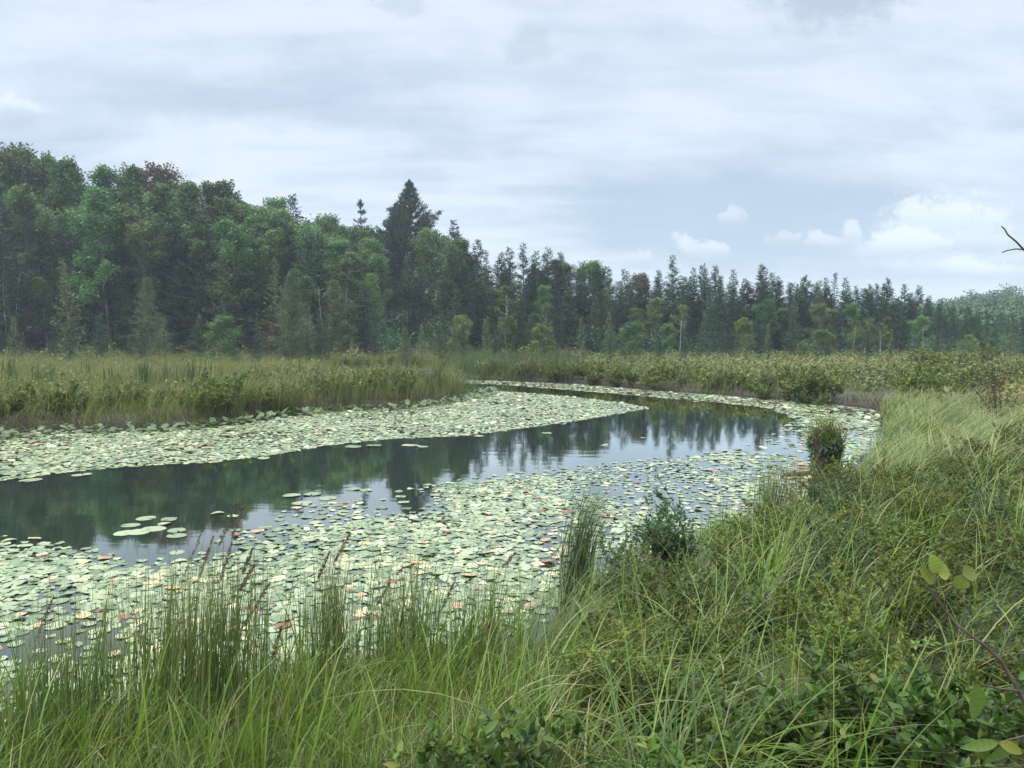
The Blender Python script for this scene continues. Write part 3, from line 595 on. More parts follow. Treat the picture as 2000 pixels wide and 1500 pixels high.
# far wood behind everything
mb = MB(); C, A, T = [], [], []
def mass(n, xr, yr, hr, rr, dens):
    for k in range(n):
        x, y = U(*xr), U(*yr); z0 = H1(x, y); h = U(*hr); b = U(.2, .8)
        for s in range(7):
            c = np.array([x, y, z0 + h * (.25 + .75 * s / 7)]) + rng.normal(size=3) * np.array([1, 1, .5]) * rr * .4
            clump(C, A, T, c, rr * (1 - .4 * s / 7), dens, .8, b)
mass(170, (-150, -12), (85, 140), (5, 8.5), 2.4, 40)
mass(230, (10, 110), (66, 92), (2.6, 4.2), 1.6, 60)
mass(260, (62, 190), (118, 185), (4.5, 6.5), 2.0, 110)
C, A, T = np.concatenate(C), np.concatenate(A), np.concatenate(T); n = len(C)
leafquads(mb, C, A, .42 * U(.6, 1.3, n), .3 * U(.7, 1.2, n), T)
tag(link('far_woods', mb.mesh('far_woods', M['hill'])), 'distant green wood covering the low hills behind the tree line', 'woods', kind='stuff')
mb = MB(); C, A, T = [], [], []
mass(330, (-62, 10), (56, 90), (.9, 3.0), 1.1, 110)
mass(300, (0, 75), (56, 80), (.7, 2.0), 1.0, 110)
C, A, T = np.concatenate(C), np.concatenate(A), np.concatenate(T); n = len(C)
leafquads(mb, C, A, .18 * U(.6, 1.3, n), .12 * U(.7, 1.2, n), T)
tag(link('undergrowth', mb.mesh('undergrowth', M['larch'])), 'leafy undergrowth on the forest floor between the trunks', 'undergrowth', kind='stuff')
# ------------------------------------------------------------------ shrubs
def shrub(h, rad, stems, leaf, lw, per, mat, twigs=5, up=.5, spread=.8, big=False, dead=0.0):
    tb, cb = MB(), MB(); C, A, T = [], [], []
    for i in range(stems):
        az = U(0, 6.28); el = U(.5, 1.4); L = h * U(.65, 1.1)
        b = np.array([math.cos(az) * rad * .2 * U(0, 1), math.sin(az) * rad * .2 * U(0, 1), 0])
        bp = curve_path(b, (math.cos(az) * spread * U(.3, 1), math.sin(az) * spread * U(.3, 1), 1), L, 5, .25, .12)
        tube(tb, bp, max(.004, h * .008), .0015, 4)
        base = U(.15, .75)
        ends = [(bp[2:], base)]
        for t in range(twigs):
            q = bp[1 + (t % 4)] + (bp[2 + (t % 4)] - bp[1 + (t % 4)]) * U(0, 1)
            a2 = U(0, 6.28); tp = curve_path(q, (math.cos(a2) * .9, math.sin(a2) * .9, U(.5, 1.4)), L * U(.25, .5), 4, .3, .12)
            tube(tb, tp, max(.0025, h * .004), .001, 3); ends.append((tp[1:], base + U(-.15, .2)))
        for pth, bb in ends:
            if U() < dead: continue
            n = per; s = U(0, 1, n) ** .8 * (len(pth) - 1)
            c = np.stack([np.interp(s, range(len(pth)), pth[:, k]) for k in range(3)], 1)
            d = nrm(pth[-1] - pth[0]); C.append(c); A.append(nrm(d * U(.35, 1.1, (n, 1)) + runit(n) * np.array([1, 1, .6]))); T.append(np.clip(bb + rng.normal(size=n) * .17, 0, .96))
    C, A, T = np.concatenate(C), np.concatenate(A), np.concatenate(T); n = len(C)
    if big: bigleaves(cb, C, A, runit(n) + np.array([0, 0, 1.3]), leaf * U(.6, 1.2, n), lw * U(.7, 1.2, n), T, .22, .15, 4)
    else: leafquads(cb, C, A, leaf * U(.6, 1.25, n), lw * U(.7, 1.25, n), T, .25, up)
    return tb.mesh('stem', M['twig'], True), cb.mesh('foliage', M[mat])
SH = {'far': [shrub(1.0, .6, 12, .09, .05, 30, 'leather', 6), shrub(.9, .7, 13, .09, .05, 30, 'leather', 6), shrub(1.1, .6, 11, .10, .05, 26, 'leather', 6, dead=.1)],
      'farg': [shrub(1.0, .6, 12, .10, .055, 28, 'marsh', 6), shrub(1.2, .6, 11, .10, .05, 28, 'marsh', 6)],
      'near': [shrub(.75, .5, 13, .050, .022, 32, 'leather', 8), shrub(.7, .5, 13, .048, .021, 32, 'leather', 8), shrub(.85, .5, 12, .052, .022, 30, 'leather', 8, dead=.06)],
      'gale': [shrub(.8, .5, 14, .050, .018, 30, 'gale', 8, spread=.6), shrub(.85, .5, 14, .052, .019, 30, 'gale', 8, spread=.55)],
      'bush': [shrub(.5, .4, 10, .060, .026, 14, 'bush', 6, spread=.75, big=True), shrub(.5, .4, 9, .055, .024, 14, 'bush', 6, spread=.8, big=True)]}
def put_shrub(kind, name, x, y, hgt, label, group, cat='shrub', sx=1.0):
    v = int(rng.integers(len(SH[kind]))); tm, cm = SH[kind][v]
    h0 = {'far': 1.0, 'farg': 1.1, 'near': .77, 'gale': .83, 'bush': .5}[kind]; s = hgt / h0
    root = link(name, None, None, (x, y, H1(x, y) - .02)); root.rotation_euler = (0, 0, U(0, 6.28)); root.scale = (s * sx, s * sx, s); root.empty_display_size = .2
    link('stem', tm, root); link('foliage', cm, root); tag(root, label, cat, group); return root
def along(poly, n, off, jit):
    P = np.array([at(*p)[:2] for p in poly]); seg = np.linalg.norm(np.diff(P, axis=0), axis=1); cu = np.concatenate([[0], np.cumsum(seg)])
    out = []
    for k in range(n):
        s = cu[-1] * (k + U(.2, .8)) / n; x = np.interp(s, cu, P[:, 0]); y = np.interp(s, cu, P[:, 1])
        out.append((x + U(-jit, jit), y + off + U(-jit, jit)))
    return out
for k, (x, y) in enumerate(along([(-120, 858), (0, 851), (110, 839), (330, 835), (430, 825), (520, 811), (640, 800), (760, 795)], 13, 1.2, .6)):
    put_shrub('far', 'leatherleaf_shrub', x, y, U(.4, .95), f'{ORD[k]} dark shrub from the left along the grassy point\'s water edge', 'shrubs along the grassy point', sx=U(1, 1.3))
for k, (x, y) in enumerate(along([(-100, 858), (110, 839), (430, 825), (640, 800), (850, 785)], 14, 2.6, .7)):
    put_shrub('farg', 'bog_shrub', x, y, U(.5, .8), f'{ORD[k]} olive shrub from the left, set back among the point\'s grass', 'shrubs among the point grass', sx=1.2)
for k, (x, y) in enumerate(along([(935, 741), (1000, 744), (1150, 751), (1300, 764), (1400, 771), (1500, 778), (1600, 787), (1690, 797)], 56, 1.1, .8)):
    put_shrub('far' if U() < .6 else 'farg', 'leatherleaf_shrub', x, y, U(.35, .8), f'{ORD[k]} shrub from the left on the far bank behind the pads', 'shrubs lining the far bank', sx=U(1.1, 1.5))
for k, (x, y) in enumerate(along([(640, 726), (740, 725), (870, 726)], 10, 1.2, .4)):
    put_shrub('far', 'leatherleaf_shrub', x, y, U(.5, .75), f'{ORD[k]} shrub from the left on the bank behind the hidden back channel', 'shrubs beyond the back channel', sx=1.4)
# low shrub mass over the far marsh, uncountable
mb = MB(); C, A, T = [], [], []
def moor(n, test, hlo, hhi, dens, leaf):
    k = 0
    while k < n:
        x, y = U(-62, 66), 15 + 77 * U() ** .95
        if abs(x) > y * .85 + 6 or not test(x, y): continue
        k += 1; z0 = H1(x, y); h = U(hlo, hhi); b = np.clip(.45 + .35 * float(nz(x, y, 6.0)) + U(-.15, .15), 0, 1)
        clump(C, A, T, np.array([x, y, z0 + h * .55]), .55, dens, .55, b)
        clump(C, A, T, np.array([x + U(-.4, .4), y + U(-.3, .3), z0 + h * .85]), .35, dens // 2, .6, b)
sdv = lambda x, y: float(sd_poly(np.array([x]), np.array([y]), WXY)[0])
moor(1900, lambda x, y: x > -3 and y > 27 and sdv(x, y) > .8, .3, .68, 70, .1)
moor(260, lambda x, y: x > 5 and y < 40 and sdv(x, y) > 1.0, .35, .7, 70, .1)
moor(420, lambda x, y: y > 43 and x < 4 and sdv(x, y) > 1.6, .5, 1.3, 70, .1)
moor(260, lambda x, y: 18 < y < 46 and x < -3 and sdv(x, y) > .6, .25, .6, 60, .1)
C, A, T = np.concatenate(C), np.concatenate(A), np.concatenate(T); n = len(C)
leafquads(mb, C, A, .15 * U(.6, 1.3, n), .08 * U(.7, 1.2, n), T)
tag(link('bog_shrubbery', mb.mesh('bog_shrubbery', M['marsh'])), 'low olive and rusty shrubs covering the far marsh flats', 'shrubbery', kind='stuff')
# ------------------------------------------------------------------ grasses (uncountable)
def scatter(n, xr, yr, test):
    x, y = U(*xr, n), U(*yr, n); ok = (np.abs(x) < y * .78 + 1.6) & (shore(x, y) > .02); x, y = x[ok], y[ok]
    px, py = proj(np.stack([x, y, height(x, y)], 1)); ok = test(x, y, px, py); x, y = x[ok], y[ok]
    return np.stack([x, y, height(x, y) - .02], 1)
def tufted(n, xr, yr, test, per, rad):
    B = scatter(n, xr, yr, test); k = len(B)
    P = np.repeat(B, per, 0); P[:, :2] += rng.normal(size=(len(P), 2)) * rad
    ok = shore(P[:, 0], P[:, 1]) > -.03; P = P[ok]; ids = np.repeat(np.arange(k), per)[ok]; P[:, 2] = np.maximum(height(P[:, 0], P[:, 1]), -.02) - .02
    return P, ids, k
def wind(n, s=.9): return rng.normal(0, s, n)
# left point and left marsh
mb = MB()
P = scatter(150000, (-34, 2), (15, 36), lambda x, y, px, py: (px < 960) & (U(size=len(x)) < np.clip(.45 + .6 * nz(x, y, 2.2), .08, 1)))
n = len(P); blades(mb, P, U(.3, .95, n) * (1 + .25 * nz(P[:, 0], P[:, 1], 1.6)), wind(n, 1.4), U(0, .25, n), U(.3, 1.5, n), U(.008, .016, n), 3, np.clip(.5 + .25 * nz(P[:, 0], P[:, 1], 2.5) + rng.normal(size=n) * .22, 0, 1))
P = scatter(90000, (-60, 10), (36, 70), lambda x, y, px, py: (px < 900) & (U(size=len(x)) < .8))
n = len(P); blades(mb, P, U(.4, .8, n), wind(n, 1.4), U(0, .25, n), U(.3, 1.3, n), U(.018, .035, n), 2, np.clip(.6 + .25 * nz(P[:, 0], P[:, 1], 4.5) + rng.normal(size=n) * .2, 0, 1))
P, ids, k = tufted(4200, (-1, 45), (19, 52), lambda x, y, px, py: (px > 930) & (U(size=len(x)) < np.clip(.45 + .6 * nz(x, y, 2.7), .05, 1) * np.where(sd_poly(x, y, WXY) < 2.2, 1, .45)), 20, .2)
n = len(P); blades(mb, P, U(.4, 1.0, k)[ids] * U(.6, 1.1, n), wind(n, .9), U(0, .25, n), U(.5, 1.8, n), U(.012, .022, n), 4, np.clip(U(.15, .7, k)[ids] + rng.normal(size=n) * .2, 0, 1))
P, ids, k = tufted(900, (-34, -1), (15.5, 45), lambda x, y, px, py: (px < 900), 26, .16)
n = len(P); blades(mb, P, U(.6, 1.1, k)[ids] * U(.6, 1.1, n), wind(n, 1.4), U(0, .2, n), U(.3, 1.4, n), U(.010, .018, n), 4, np.clip(U(.0, 1.0, k)[ids] + rng.normal(size=n) * .15, 0, 1))
tag(link('marsh_grass', mb.mesh('marsh_grass', M['marshgrass'])), 'straw-tinged marsh grass covering the point left of the pond', 'grass', kind='stuff')
mb = MB()
P, ids, k = tufted(1500, (-20, 0), (18, 32), lambda x, y, px, py: (px > 380) & (px < 940) & (sd_poly(x, y, WXY) < 3.5) & (nz(x, y, 1.9) > -.1), 26, .13)
n = len(P); blades(mb, P, U(.5, .95, n), wind(n, 1.2), U(0, .2, n), U(.3, 1.5, n), U(.008, .014, n), 4, np.clip(U(.2, .7, k)[ids] + rng.normal(size=n) * .18, 0, 1))
P, ids, k = tufted(2600, (-4, 9), (33, 56), lambda x, y, px, py: (px > 860) & (px < 1120) & (sd_poly(x, y, WXY) < 9), 14, .2)
n = len(P); blades(mb, P, U(.5, 1.1, n), wind(n, 1.2), U(0, .2, n), U(.2, 1.1, n), U(.014, .026, n), 3, np.clip(U(.1, .6, k)[ids] + rng.normal(size=n) * .18, 0, 1))
tag(link('reed_grass', mb.mesh('reed_grass', M['greengrass'])), 'fresh green reed grass on the point tip and far bank', 'grass', kind='stuff')
# dead thatch at the foot of the left bank and far bank
mb = MB()
P = scatter(60000, (-26, 2), (15, 27), lambda x, y, px, py: (px < 950) & (sd_poly(x, y, WXY) < .9))
n = len(P); blades(mb, P, U(.25, .6, n), -math.pi / 2 + wind(n, .9), U(.1, .6, n), U(.9, 2.4, n), U(.008, .016, n), 3)
P = scatter(60000, (-2, 22), (18, 40), lambda x, y, px, py: (px > 930) & (sd_poly(x, y, WXY) < .7))
n = len(P); blades(mb, P, U(.2, .5, n), -math.pi / 2 + wind(n, .9), U(.1, .6, n), U(.9, 2.2, n), U(.012, .022, n), 3)
tag(link('dead_grass', mb.mesh('dead_grass', M['dead'])), 'brown dead grass hanging over the water along the banks', 'grass', kind='stuff')
# right bank: fine wind-combed sedge
mb = MB()
hair_zone = lambda x, y, px, py: (px > 1640 - .0 * py) & (py < 985) & (U(size=len(x)) < np.clip(.6 + .6 * nz(x, y, 1.6), .06, 1))
P, ids, k = tufted(2600, (3.5, 18), (8.0, 21), hair_zone, 30, .11)
n = len(P); blades(mb, P, U(.5, 1.05, k)[ids] * U(.6, 1.1, n), wind(n, .6) + wind(k, .6)[ids], U(.05, .35, n), U(1.1, 2.1, n), U(.007, .016, n), 5, np.clip(U(.05, .85, k)[ids] + rng.normal(size=n) * .28, 0, 1), 1.1)
tag(link('fine_sedge', mb.mesh('fine_sedge', M['hair'])), 'hair-fine yellow-green sedge combed over by wind on the right bank', 'grass', kind='stuff')
mb = MB()
P, ids, k = tufted(2600, (8, 46), (16, 50), lambda x, y, px, py: (px > 1480) & (px < 2150) & (U(size=len(x)) < np.clip(.35 + .6 * nz(x, y, 3.3), .03, 1)), 22, .22)
n = len(P); blades(mb, P, U(.45, .9, n), wind(n, .7), U(.05, .3, n), U(.7, 1.8, n), U(.010, .02, n), 4, np.clip(U(.2, .7, k)[ids] + rng.normal(size=n) * .2, 0, 1))
tag(link('bank_grass', mb.mesh('bank_grass', M['marshgrass'])), 'olive grass tussocks scattered over the right marsh', 'grass', kind='stuff')
# foreground sedge meadow
CLEAR = [(*at(905, 1640, .42)[:2], .34), (*at(1010, 1680, .42)[:2], .25), (*at(1100, 1195, .1)[:2], .45), (*at(1600, 1560, .42)[:2], .3), (*at(1480, 1600, .42)[:2], .25)]
mb = MB()
def fg(x, y, px, py):
    right = px > 1060
    free = np.ones(len(x), bool)
    for bx, by, br in CLEAR: free &= (x - bx) ** 2 + (y - by) ** 2 > br ** 2
    d = np.where(right, np.where(px > 1420, .55, 1) * np.clip(.62 + .55 * nz(x, y, 1.15), .1, 1), np.clip(.5 + .4 * nz(x, y, .9), .1, .9))
    return (U(size=len(x)) < d) & free
P, ids, k = tufted(2000, (-4.2, 9), (2.2, 9.2), lambda x, y, px, py: fg(x, y, px, py) & (py > 1020) & (px > 950), 38, .11)
n = len(P); ln = U(.55, 1.15, k)[ids] * U(.6, 1.15, n)
ppx_, ppy_ = proj(P); ln = ln * np.where(ppx_ > 1130, .38 + .62 * ss(.2, 1.7, shore(P[:, 0], P[:, 1])), 1)
blades(mb, P, ln, wind(k, .8)[ids] + wind(n, .7), U(.05, .6, n), U(1.4, 2.8, n), U(.0045, .0095, n), 8, np.clip(U(.05, .75, k)[ids] + rng.normal(size=n) * .24, 0, 1), 1.0)
P, ids, k = tufted(900, (-4.2, 1.2), (2.3, 5.2), lambda x, y, px, py: (px <= 1100) & (py > 1310), 30, .09)
n = len(P); ln = U(.2, .48, k)[ids] * U(.65, 1.15, n)
blades(mb, P, ln, wind(k, 1.2)[ids] + wind(n, .9), U(.02, .35, n), U(.5, 2.0, n), U(.003, .0062, n), 7, np.clip(U(.2, .75, k)[ids] + rng.normal(size=n) * .2, 0, 1), 1.2)
tag(link('sedge_grass', mb.mesh('sedge_grass', M['sedge'])), 'arching green sedge filling the near bank', 'grass', kind='stuff')
# broad bright blades mixed in near the camera
mb = MB()
P, ids, k = tufted(260, (-3.5, 4), (2.4, 6.5), lambda x, y, px, py: U(size=len(x)) < .6, 10, .08)
n = len(P); blades(mb, P, U(.4, .8, n), wind(n, 1.3), U(.02, .35, n), U(.4, 1.3, n), U(.007, .012, n), 7, U(.55, .9, n), 1.6)
tag(link('broad_grass', mb.mesh('broad_grass', M['sedge'])), 'brighter broad-bladed grass shoots dotted through the near sedge', 'grass', kind='stuff')
# thin rushes along the near water edge, left
mb = MB()
P, ids, k = tufted(210, (-4.4, .8), (2.9, 5.4), lambda x, y, px, py: (px < 1120) & (sd_poly(x, y, WXY) < 1.3) & (U(size=len(x)) < np.clip(.35 + 1.1 * nz(x, y, .8), .03, 1)), 24, .11)
n = len(P); blades(mb, P, U(.35, .92, k)[ids] * U(.6, 1.1, n), wind(n, 1.3), U(0, .16, n), U(.08, .6, n), U(.003, .006, n), 6, np.clip(U(.2, .8, k)[ids] + rng.normal(size=n) * .2, 0, 1), 1.6)
tag(link('rush_grass', mb.mesh('rush_grass', M['rush'])), 'thin upright rushes fringing the near water edge', 'grass', kind='stuff')
# ------------------------------------------------------------------ single clumps and plants
def clump_thing(name, px, py, top, n, rad, label, cat, mat, az=0.0, lean=(0, .12), bend=(.1, .4), W=(.004, .006), dead=0, z=None, spread=.6, group=None, lowfrac=.55, segs=7, pw=1.6):
    g = at(px, py, .08); zb = max(H1(g[0], g[1]), -.03) if z is None else z
    tz = atd(px, top, g[1])[2]; L = tz - zb
    root = link(name, None, None, (g[0], g[1], zb)); root.empty_display_size = .2
    m_ = MB(); P = np.concatenate([rng.normal(size=(n, 2)) * rad, np.full((n, 1), -.05)], 1)
    blades(m_, P, (L + .06) * U(lowfrac, 1.06, n) * (1 + .22 * max(0, bend[1] - .3)), az + rng.normal(size=n) * spread, U(*lean, n), U(*bend, n), U(*W, n), segs, pw=pw)
    if not dead or dead > 60: link('stems', m_.mesh('stems', M[mat]), root)
    if dead:
        mx = 0 if dead > 60 else 1; m_ = m_ if mx else MB(); P = np.concatenate([rng.normal(size=(dead, 2)) * rad * 1.1, np.full((dead, 1), -.05)], 1)
        blades(m_, P, L * U(.2, .6, dead), rng.uniform(0, 6.28, dead), U(0, .3, dead), U(.2, 2.2, dead), U(.004, .007, dead), 5, mat=mx)
        if mx: link('stems', m_.mesh('stems', [M[mat], M['dead']]), root)
        else: link('dead_stems', m_.mesh('dead_stems', M['dead']), root)
    tag(root, label, cat, group); return root
clump_thing('bulrush_clump', 1122, 1165, 972, 300, .065, 'tall clump of blue-green bulrush bent over to one side, standing in the pads', 'bulrush', 'bulrush', 0, (0, .10), (.25, 1.25), (.005, .008), 120, spread=.35, lowfrac=.6, pw=2.6)
clump_thing('rush_clump', 648, 1325, 1060, 190, .085, 'slim green rush clump at the water edge, standing free left of the brown one', 'rush clump', 'rush', 0, (0, .14), (.05, .35), (.0045, .0075), 30, spread=1.5)
clump_thing('rush_clump', 785, 1320, 1065, 230, .11, 'thick rush clump full of brown dead stems at the water edge', 'rush clump', 'rush', .3, (0, .16), (.05, .45), (.0045, .0075), 190, spread=1.4)
clump_thing('rush_clump', 935, 1300, 1120, 110, .09, 'sparse leaning rush clump right of the brown one', 'rush clump', 'rush', .2, (0, .2), (.1, .5), (.0045, .0075), 50, spread=1.4)
clump_thing('rush_clump', 330, 1440, 1080, 280, .12, 'dense rush clump below the group of brown seed heads', 'rush clump', 'rush', .2, (0, .16), (.05, .4), (.0045, .0075), 50, spread=1.4)
clump_thing('rush_clump', 440, 1420, 1070, 250, .12, 'rush clump with yellowed blades just right of the seed heads', 'rush clump', 'rush', .2, (0, .16), (.05, .4), (.0045, .0075), 50, spread=1.4)
clump_thing('rush_clump', 130, 1470, 1160, 280, .15, 'leftmost rush clump, fine stems by the lone dark seed head', 'rush clump', 'rush', .2, (0, .2), (.05, .5), (.0045, .0075), 40, spread=1.5)
clump_thing('rush_tussock', 1500, 990, 893, 160, .10, 'brown-footed rush tussock standing in water before the peat stump', 'rush clump', 'rush', .2, (0, .18), (.1, .7), (.006, .009), 140, spread=.8)
clump_thing('rush_tussock', 1550, 990, 893, 120, .10, 'thin pale rush tussock right beside the brown-footed one', 'rush clump', 'hair', .2, (0, .18), (.2, 1.0), (.005, .008), 60, spread=.8)
clump_thing('rush_clump', 1405, 1075, 950, 30, .06, 'few wispy tall stems rising behind the sweet gale bushes', 'rush clump', 'hair', .1, (0, .1), (.1, .5), (.0045, .0075), 0, spread=.8)
for k, (px, py, tp_, n) in enumerate([(20, 775, 690, 40), (78, 780, 700, 30), (100, 770, 695, 26), (172, 760, 695, 26), (215, 775, 705, 24), (283, 775, 688, 60), (328, 770, 700, 36), (355, 795, 705, 40), (372, 780, 690, 36), (395, 770, 700, 20), (430, 765, 705, 20), (505, 765, 700, 22),
                                     (590, 758, 700, 36), (622, 760, 702, 26), (562, 775, 715, 20), (760, 775, 700, 26), (778, 776, 695, 30), (850, 772, 700, 22), (838, 778, 705, 16), (700, 778, 712, 16)]):
    clump_thing('cattail_clump', px, py, tp_, n, .10, f'{ORD[k]} cattail clump from the left standing up out of the point grass' if px < 650 else f'{ORD[k]} cattail clump from the left, near the tip of the grassy point', 'cattail', 'cattail', .2, (0, .10), (.05, .4), (.024, .042), 0, spread=2, group='cattails on the grassy point', segs=4, z=.2)
# seed stalks, each with its own brown head: tip, head foot, ground pixel
def seed_stalk(tip, foot, base, Y, label):
    b = at(base[0], base[1], .1); t3, f3 = atd(*tip, Y), atd(*foot, Y); zb = H1(b[0], Y) - .02
    bx = np.array([atd(base[0], base[1], Y)[0], Y, max(zb, -.1)])
    root = link('seed_stalk', None, None, tuple(bx)); root.empty_display_size = .1
    st = MB(); s = np.linspace(0, 1, 8)[:, None]
    mid = np.array([bx[0] * .5 + f3[0] * .5 - .02, Y, (bx[2] + f3[2]) / 2])
    path = (1 - s) ** 2 * bx + 2 * s * (1 - s) * mid + s ** 2 * f3; path = np.vstack([path, t3 * .98 + f3 * .02])
    tube(st, path - bx, .0022, .0009, 4); link('stem', st.mesh('stem', M['rush'], True), root)
    hd = MB(); n = 190; u = U(0, 1, n)[:, None]; c = f3 + (t3 - f3) * u; d = nrm(t3 - f3)
    w = .010 * np.sin(np.pi * np.clip(u * .86 + .12, 0, 1)) * (.6 + .6 * np.abs(np.sin(u * 19)))
    c = c + runit(n) * w; leafquads(hd, c - bx, d + runit(n) * .45, U(.012, .026, n), .005, U(0, 1, n)); link('seed_head', hd.mesh('seed_head', M['seed']), root)
    tag(root, label, 'seed stalk', 'brown seed stalks at the near water edge')
for a in [((400, 1025), (335, 1190), (290, 1420), 4.3, 'longest brown seed head, leaning right, leftmost of the tall group'), ((416, 1050), (389, 1130), (370, 1430), 4.4, 'short brown seed head next right of the longest one'), ((462, 985), (426, 1068), (400, 1430), 4.3, 'topmost brown seed head, left of the twin tips'),
          ((475, 992), (452, 1050), (430, 1430), 4.4, 'topmost brown seed head, right of the twin tips'), ((453, 1060), (430, 1135), (415, 1430), 4.2, 'brown seed head hanging just below the twin tips'), ((493, 1073), (474, 1122), (450, 1420), 4.3, 'small upright brown seed head right of the twin tips'),
          ((497, 1105), (466, 1155), (440, 1420), 4.1, 'pale brown seed head crossing the small upright one'), ((527, 1138), (470, 1232), (430, 1430), 4.0, 'long low brown seed head leaning right below the group'), ((104, 1167), (68, 1255), (60, 1450), 4.1, 'lone dark seed head standing by itself near the left edge'),
          ((643, 1080), (620, 1132), (610, 1370), 4.5, 'dark curved seed head above the slim green rush clump'), ((682, 1045), (652, 1100), (625, 1370), 4.6, 'pale thin seed head highest above the slim green rush clump'), ((760, 1140), (735, 1185), (740, 1350), 4.7, 'brown seed head on the left of the brown rush clump'),
          ((888, 1135), (860, 1195), (830, 1350), 4.6, 'purple-brown seed head leaning right of the brown rush clump'), ((1005, 1082), (980, 1110), (930, 1320), 5.0, 'tiny pale seed head over the pads right of the rush clumps'), ((962, 1210), (925, 1275), (905, 1360), 4.4, 'low pinkish seed head among the sparse rush clump'), ((550, 1225), (530, 1290), (515, 1420), 4.1, 'thin short seed head between the tall group and slim rush clump')]:
    seed_stalk(*a)
# shrubs of the near right bank
def gshrub(kind, name, px, py, hgt, label, group, sx=1.0):
    g = at(px, py, .3); return put_shrub(kind, name, g[0], g[1], hgt, label, group, sx=sx)
gshrub('gale', 'sweet_gale_bush', 1240, 1130, .47, 'low blue-green bush at the shore right of the bulrush, left of a pair', 'sweet gale bushes on the shore')
gshrub('gale', 'sweet_gale_bush', 1325, 1105, .60, 'taller blue-green bush at the shore with spiky tops, right of a pair', 'sweet gale bushes on the shore', 1.1)
gshrub('gale', 'sweet_gale_bush', 1205, 1165, .30, 'smallest blue-green bush at the water edge beside the bulrush', 'sweet gale bushes on the shore')
gshrub('gale', 'sweet_gale_bush', 1665, 1010, .5, 'dark green bush amid the fine sedge below the peat stump', 'sweet gale bushes on the shore')
NS = []
for k in range(100):
    for _ in range(50):
        px, py = U(1180, 2080), U(945, 1480)
        if py < 1130 and px < 1400 + (1130 - py) * 1.3: continue
        if py > 1130 and px < 1450 and U() < .75: continue
        if px > 1640 and py < 1000 and U() < .6: continue
        g = at(px, py, .35)
        if shore(np.array([g[0]]), np.array([g[1]]))[0] < .15: continue
        if all((g[0] - a) ** 2 + (g[1] - b) ** 2 > .2 for a, b, *_ in NS): NS.append((g[0], g[1], px, py)); break
for k, (x, y, px, py) in enumerate(sorted(NS, key=lambda s: -s[1])):
    row = 'beyond the fine sedge foot' if y > 9 else 'in the middle of the right bank' if y > 5.5 else 'close by on the right bank'
    put_shrub('near' if U() < .72 else 'gale', 'leatherleaf_shrub', x, y, U(.34, .50), f'{ORD[k]} small-leaved shrub {row}, counted from the farthest', 'shrubs of the right bank', sx=U(1, 1.25))
for px, py, hgt, lab in [(900, 1640, .50, 'leafy glossy bush at the very front, tallest of the near leafy bushes'), (1010, 1680, .46, 'leafy glossy bush right beside the tallest front one'), (1150, 1640, .26, 'low leafy bush with yellowing tips in the near sedge'), (1290, 1580, .24, 'low leafy bush under arching sedge, centre front'),
                          (1480, 1600, .4, 'leafy glossy bush with upright shoots before the right shrubs'), (1600, 1560, .5, 'upright leafy bush under the alder twig'), (1760, 1560, .5, 'dense leafy bush at the near right corner'), (820, 1700, .36, 'leafy glossy bush left of the tallest front one'), (1900, 1500, .5, 'dark leafy bush at the right edge under the alder leaves'), (1680, 1480, .42, 'leafy bush in front of the right shrubs, below the alder twig tip'), (1850, 1620, .55, 'leafy bush lowest in the right corner below the big alder leaf'), (1390, 1700, .42, 'leafy bush at the very front right of centre, under sedge'), (620, 1700, .3, 'small low leafy bush at the very front left of centre')]:
    g = at(px, py, .42); put_shrub('bush', 'leafy_bush', g[0], g[1], hgt, lab, 'leafy bushes at the front', sx=.95)
for k in range(10):
    px, py = U(1800, 2080), U(900, 965); g = at(px, py, .3)
    put_shrub('near' if U() < .7 else 'gale', 'leatherleaf_shrub', g[0], g[1], U(.36, .52), f'{ORD[k]} small-leaved shrub rising out of the fine combed sedge', 'shrubs in the fine sedge', sx=1.2)
# farther shrubs on the right marsh
for k in range(26):
    px, py = U(1740, 2080), U(722, 800); g = at(px, py, .3)
    put_shrub('far' if U() < .5 else 'farg', 'bog_shrub', g[0], g[1], U(.6, 1.1), f'{ORD[k]} brownish bog shrub right of the pond bend', 'bog shrubs right of the pond', sx=1.3)
# peat stump with plants on top
g = at(1612, 932); root = link('peat_stump', None, None, (g[0], g[1], -.1)); root.scale = (.98, .98, 1.3); root.empty_display_size = .2
m_ = MB(); ks, zs = 14, np.array([0, .1, .22, .36, .48, .56]); rr = np.array([.26, .21, .17, .19, .21, .14])
V = [(rr[i] * (1 + .16 * math.sin(3 * a + i) + .1 * math.sin(7 * a + 2 * i)) * math.cos(a), rr[i] * (1 + .16 * math.sin(3 * a + i) + .1 * math.cos(5 * a + i)) * math.sin(a), zs[i] + .02 * math.sin(4 * a)) for i in range(6) for a in np.linspace(0, 6.283, ks, endpoint=False)]
m_.add(V, [[i * ks + j, i * ks + (j + 1) % ks, (i + 1) * ks + (j + 1) % ks, (i + 1) * ks + j] for i in range(5) for j in range(ks)]); m_.add(V[-ks:], [list(range(ks))])
link('stump_body', m_.mesh('stump_body', M['peat'], True), root)
m_ = MB(); n = 1100; a = U(-2.4, 3.5, n); zz = U(0, 1, n) ** .6 * .52 + .1; r0 = np.interp(zz, zs, rr) * U(.9, 1.25, n); c = np.stack([r0 * np.cos(a), r0 * np.sin(a), zz], 1)
leafquads(m_, c, nrm(c * np.array([1, 1, .2]) + runit(n) * .7), U(.05, .10, n), U(.03, .045, n), U(0, .8, n)); link('moss', m_.mesh('moss', M['gale']), root)
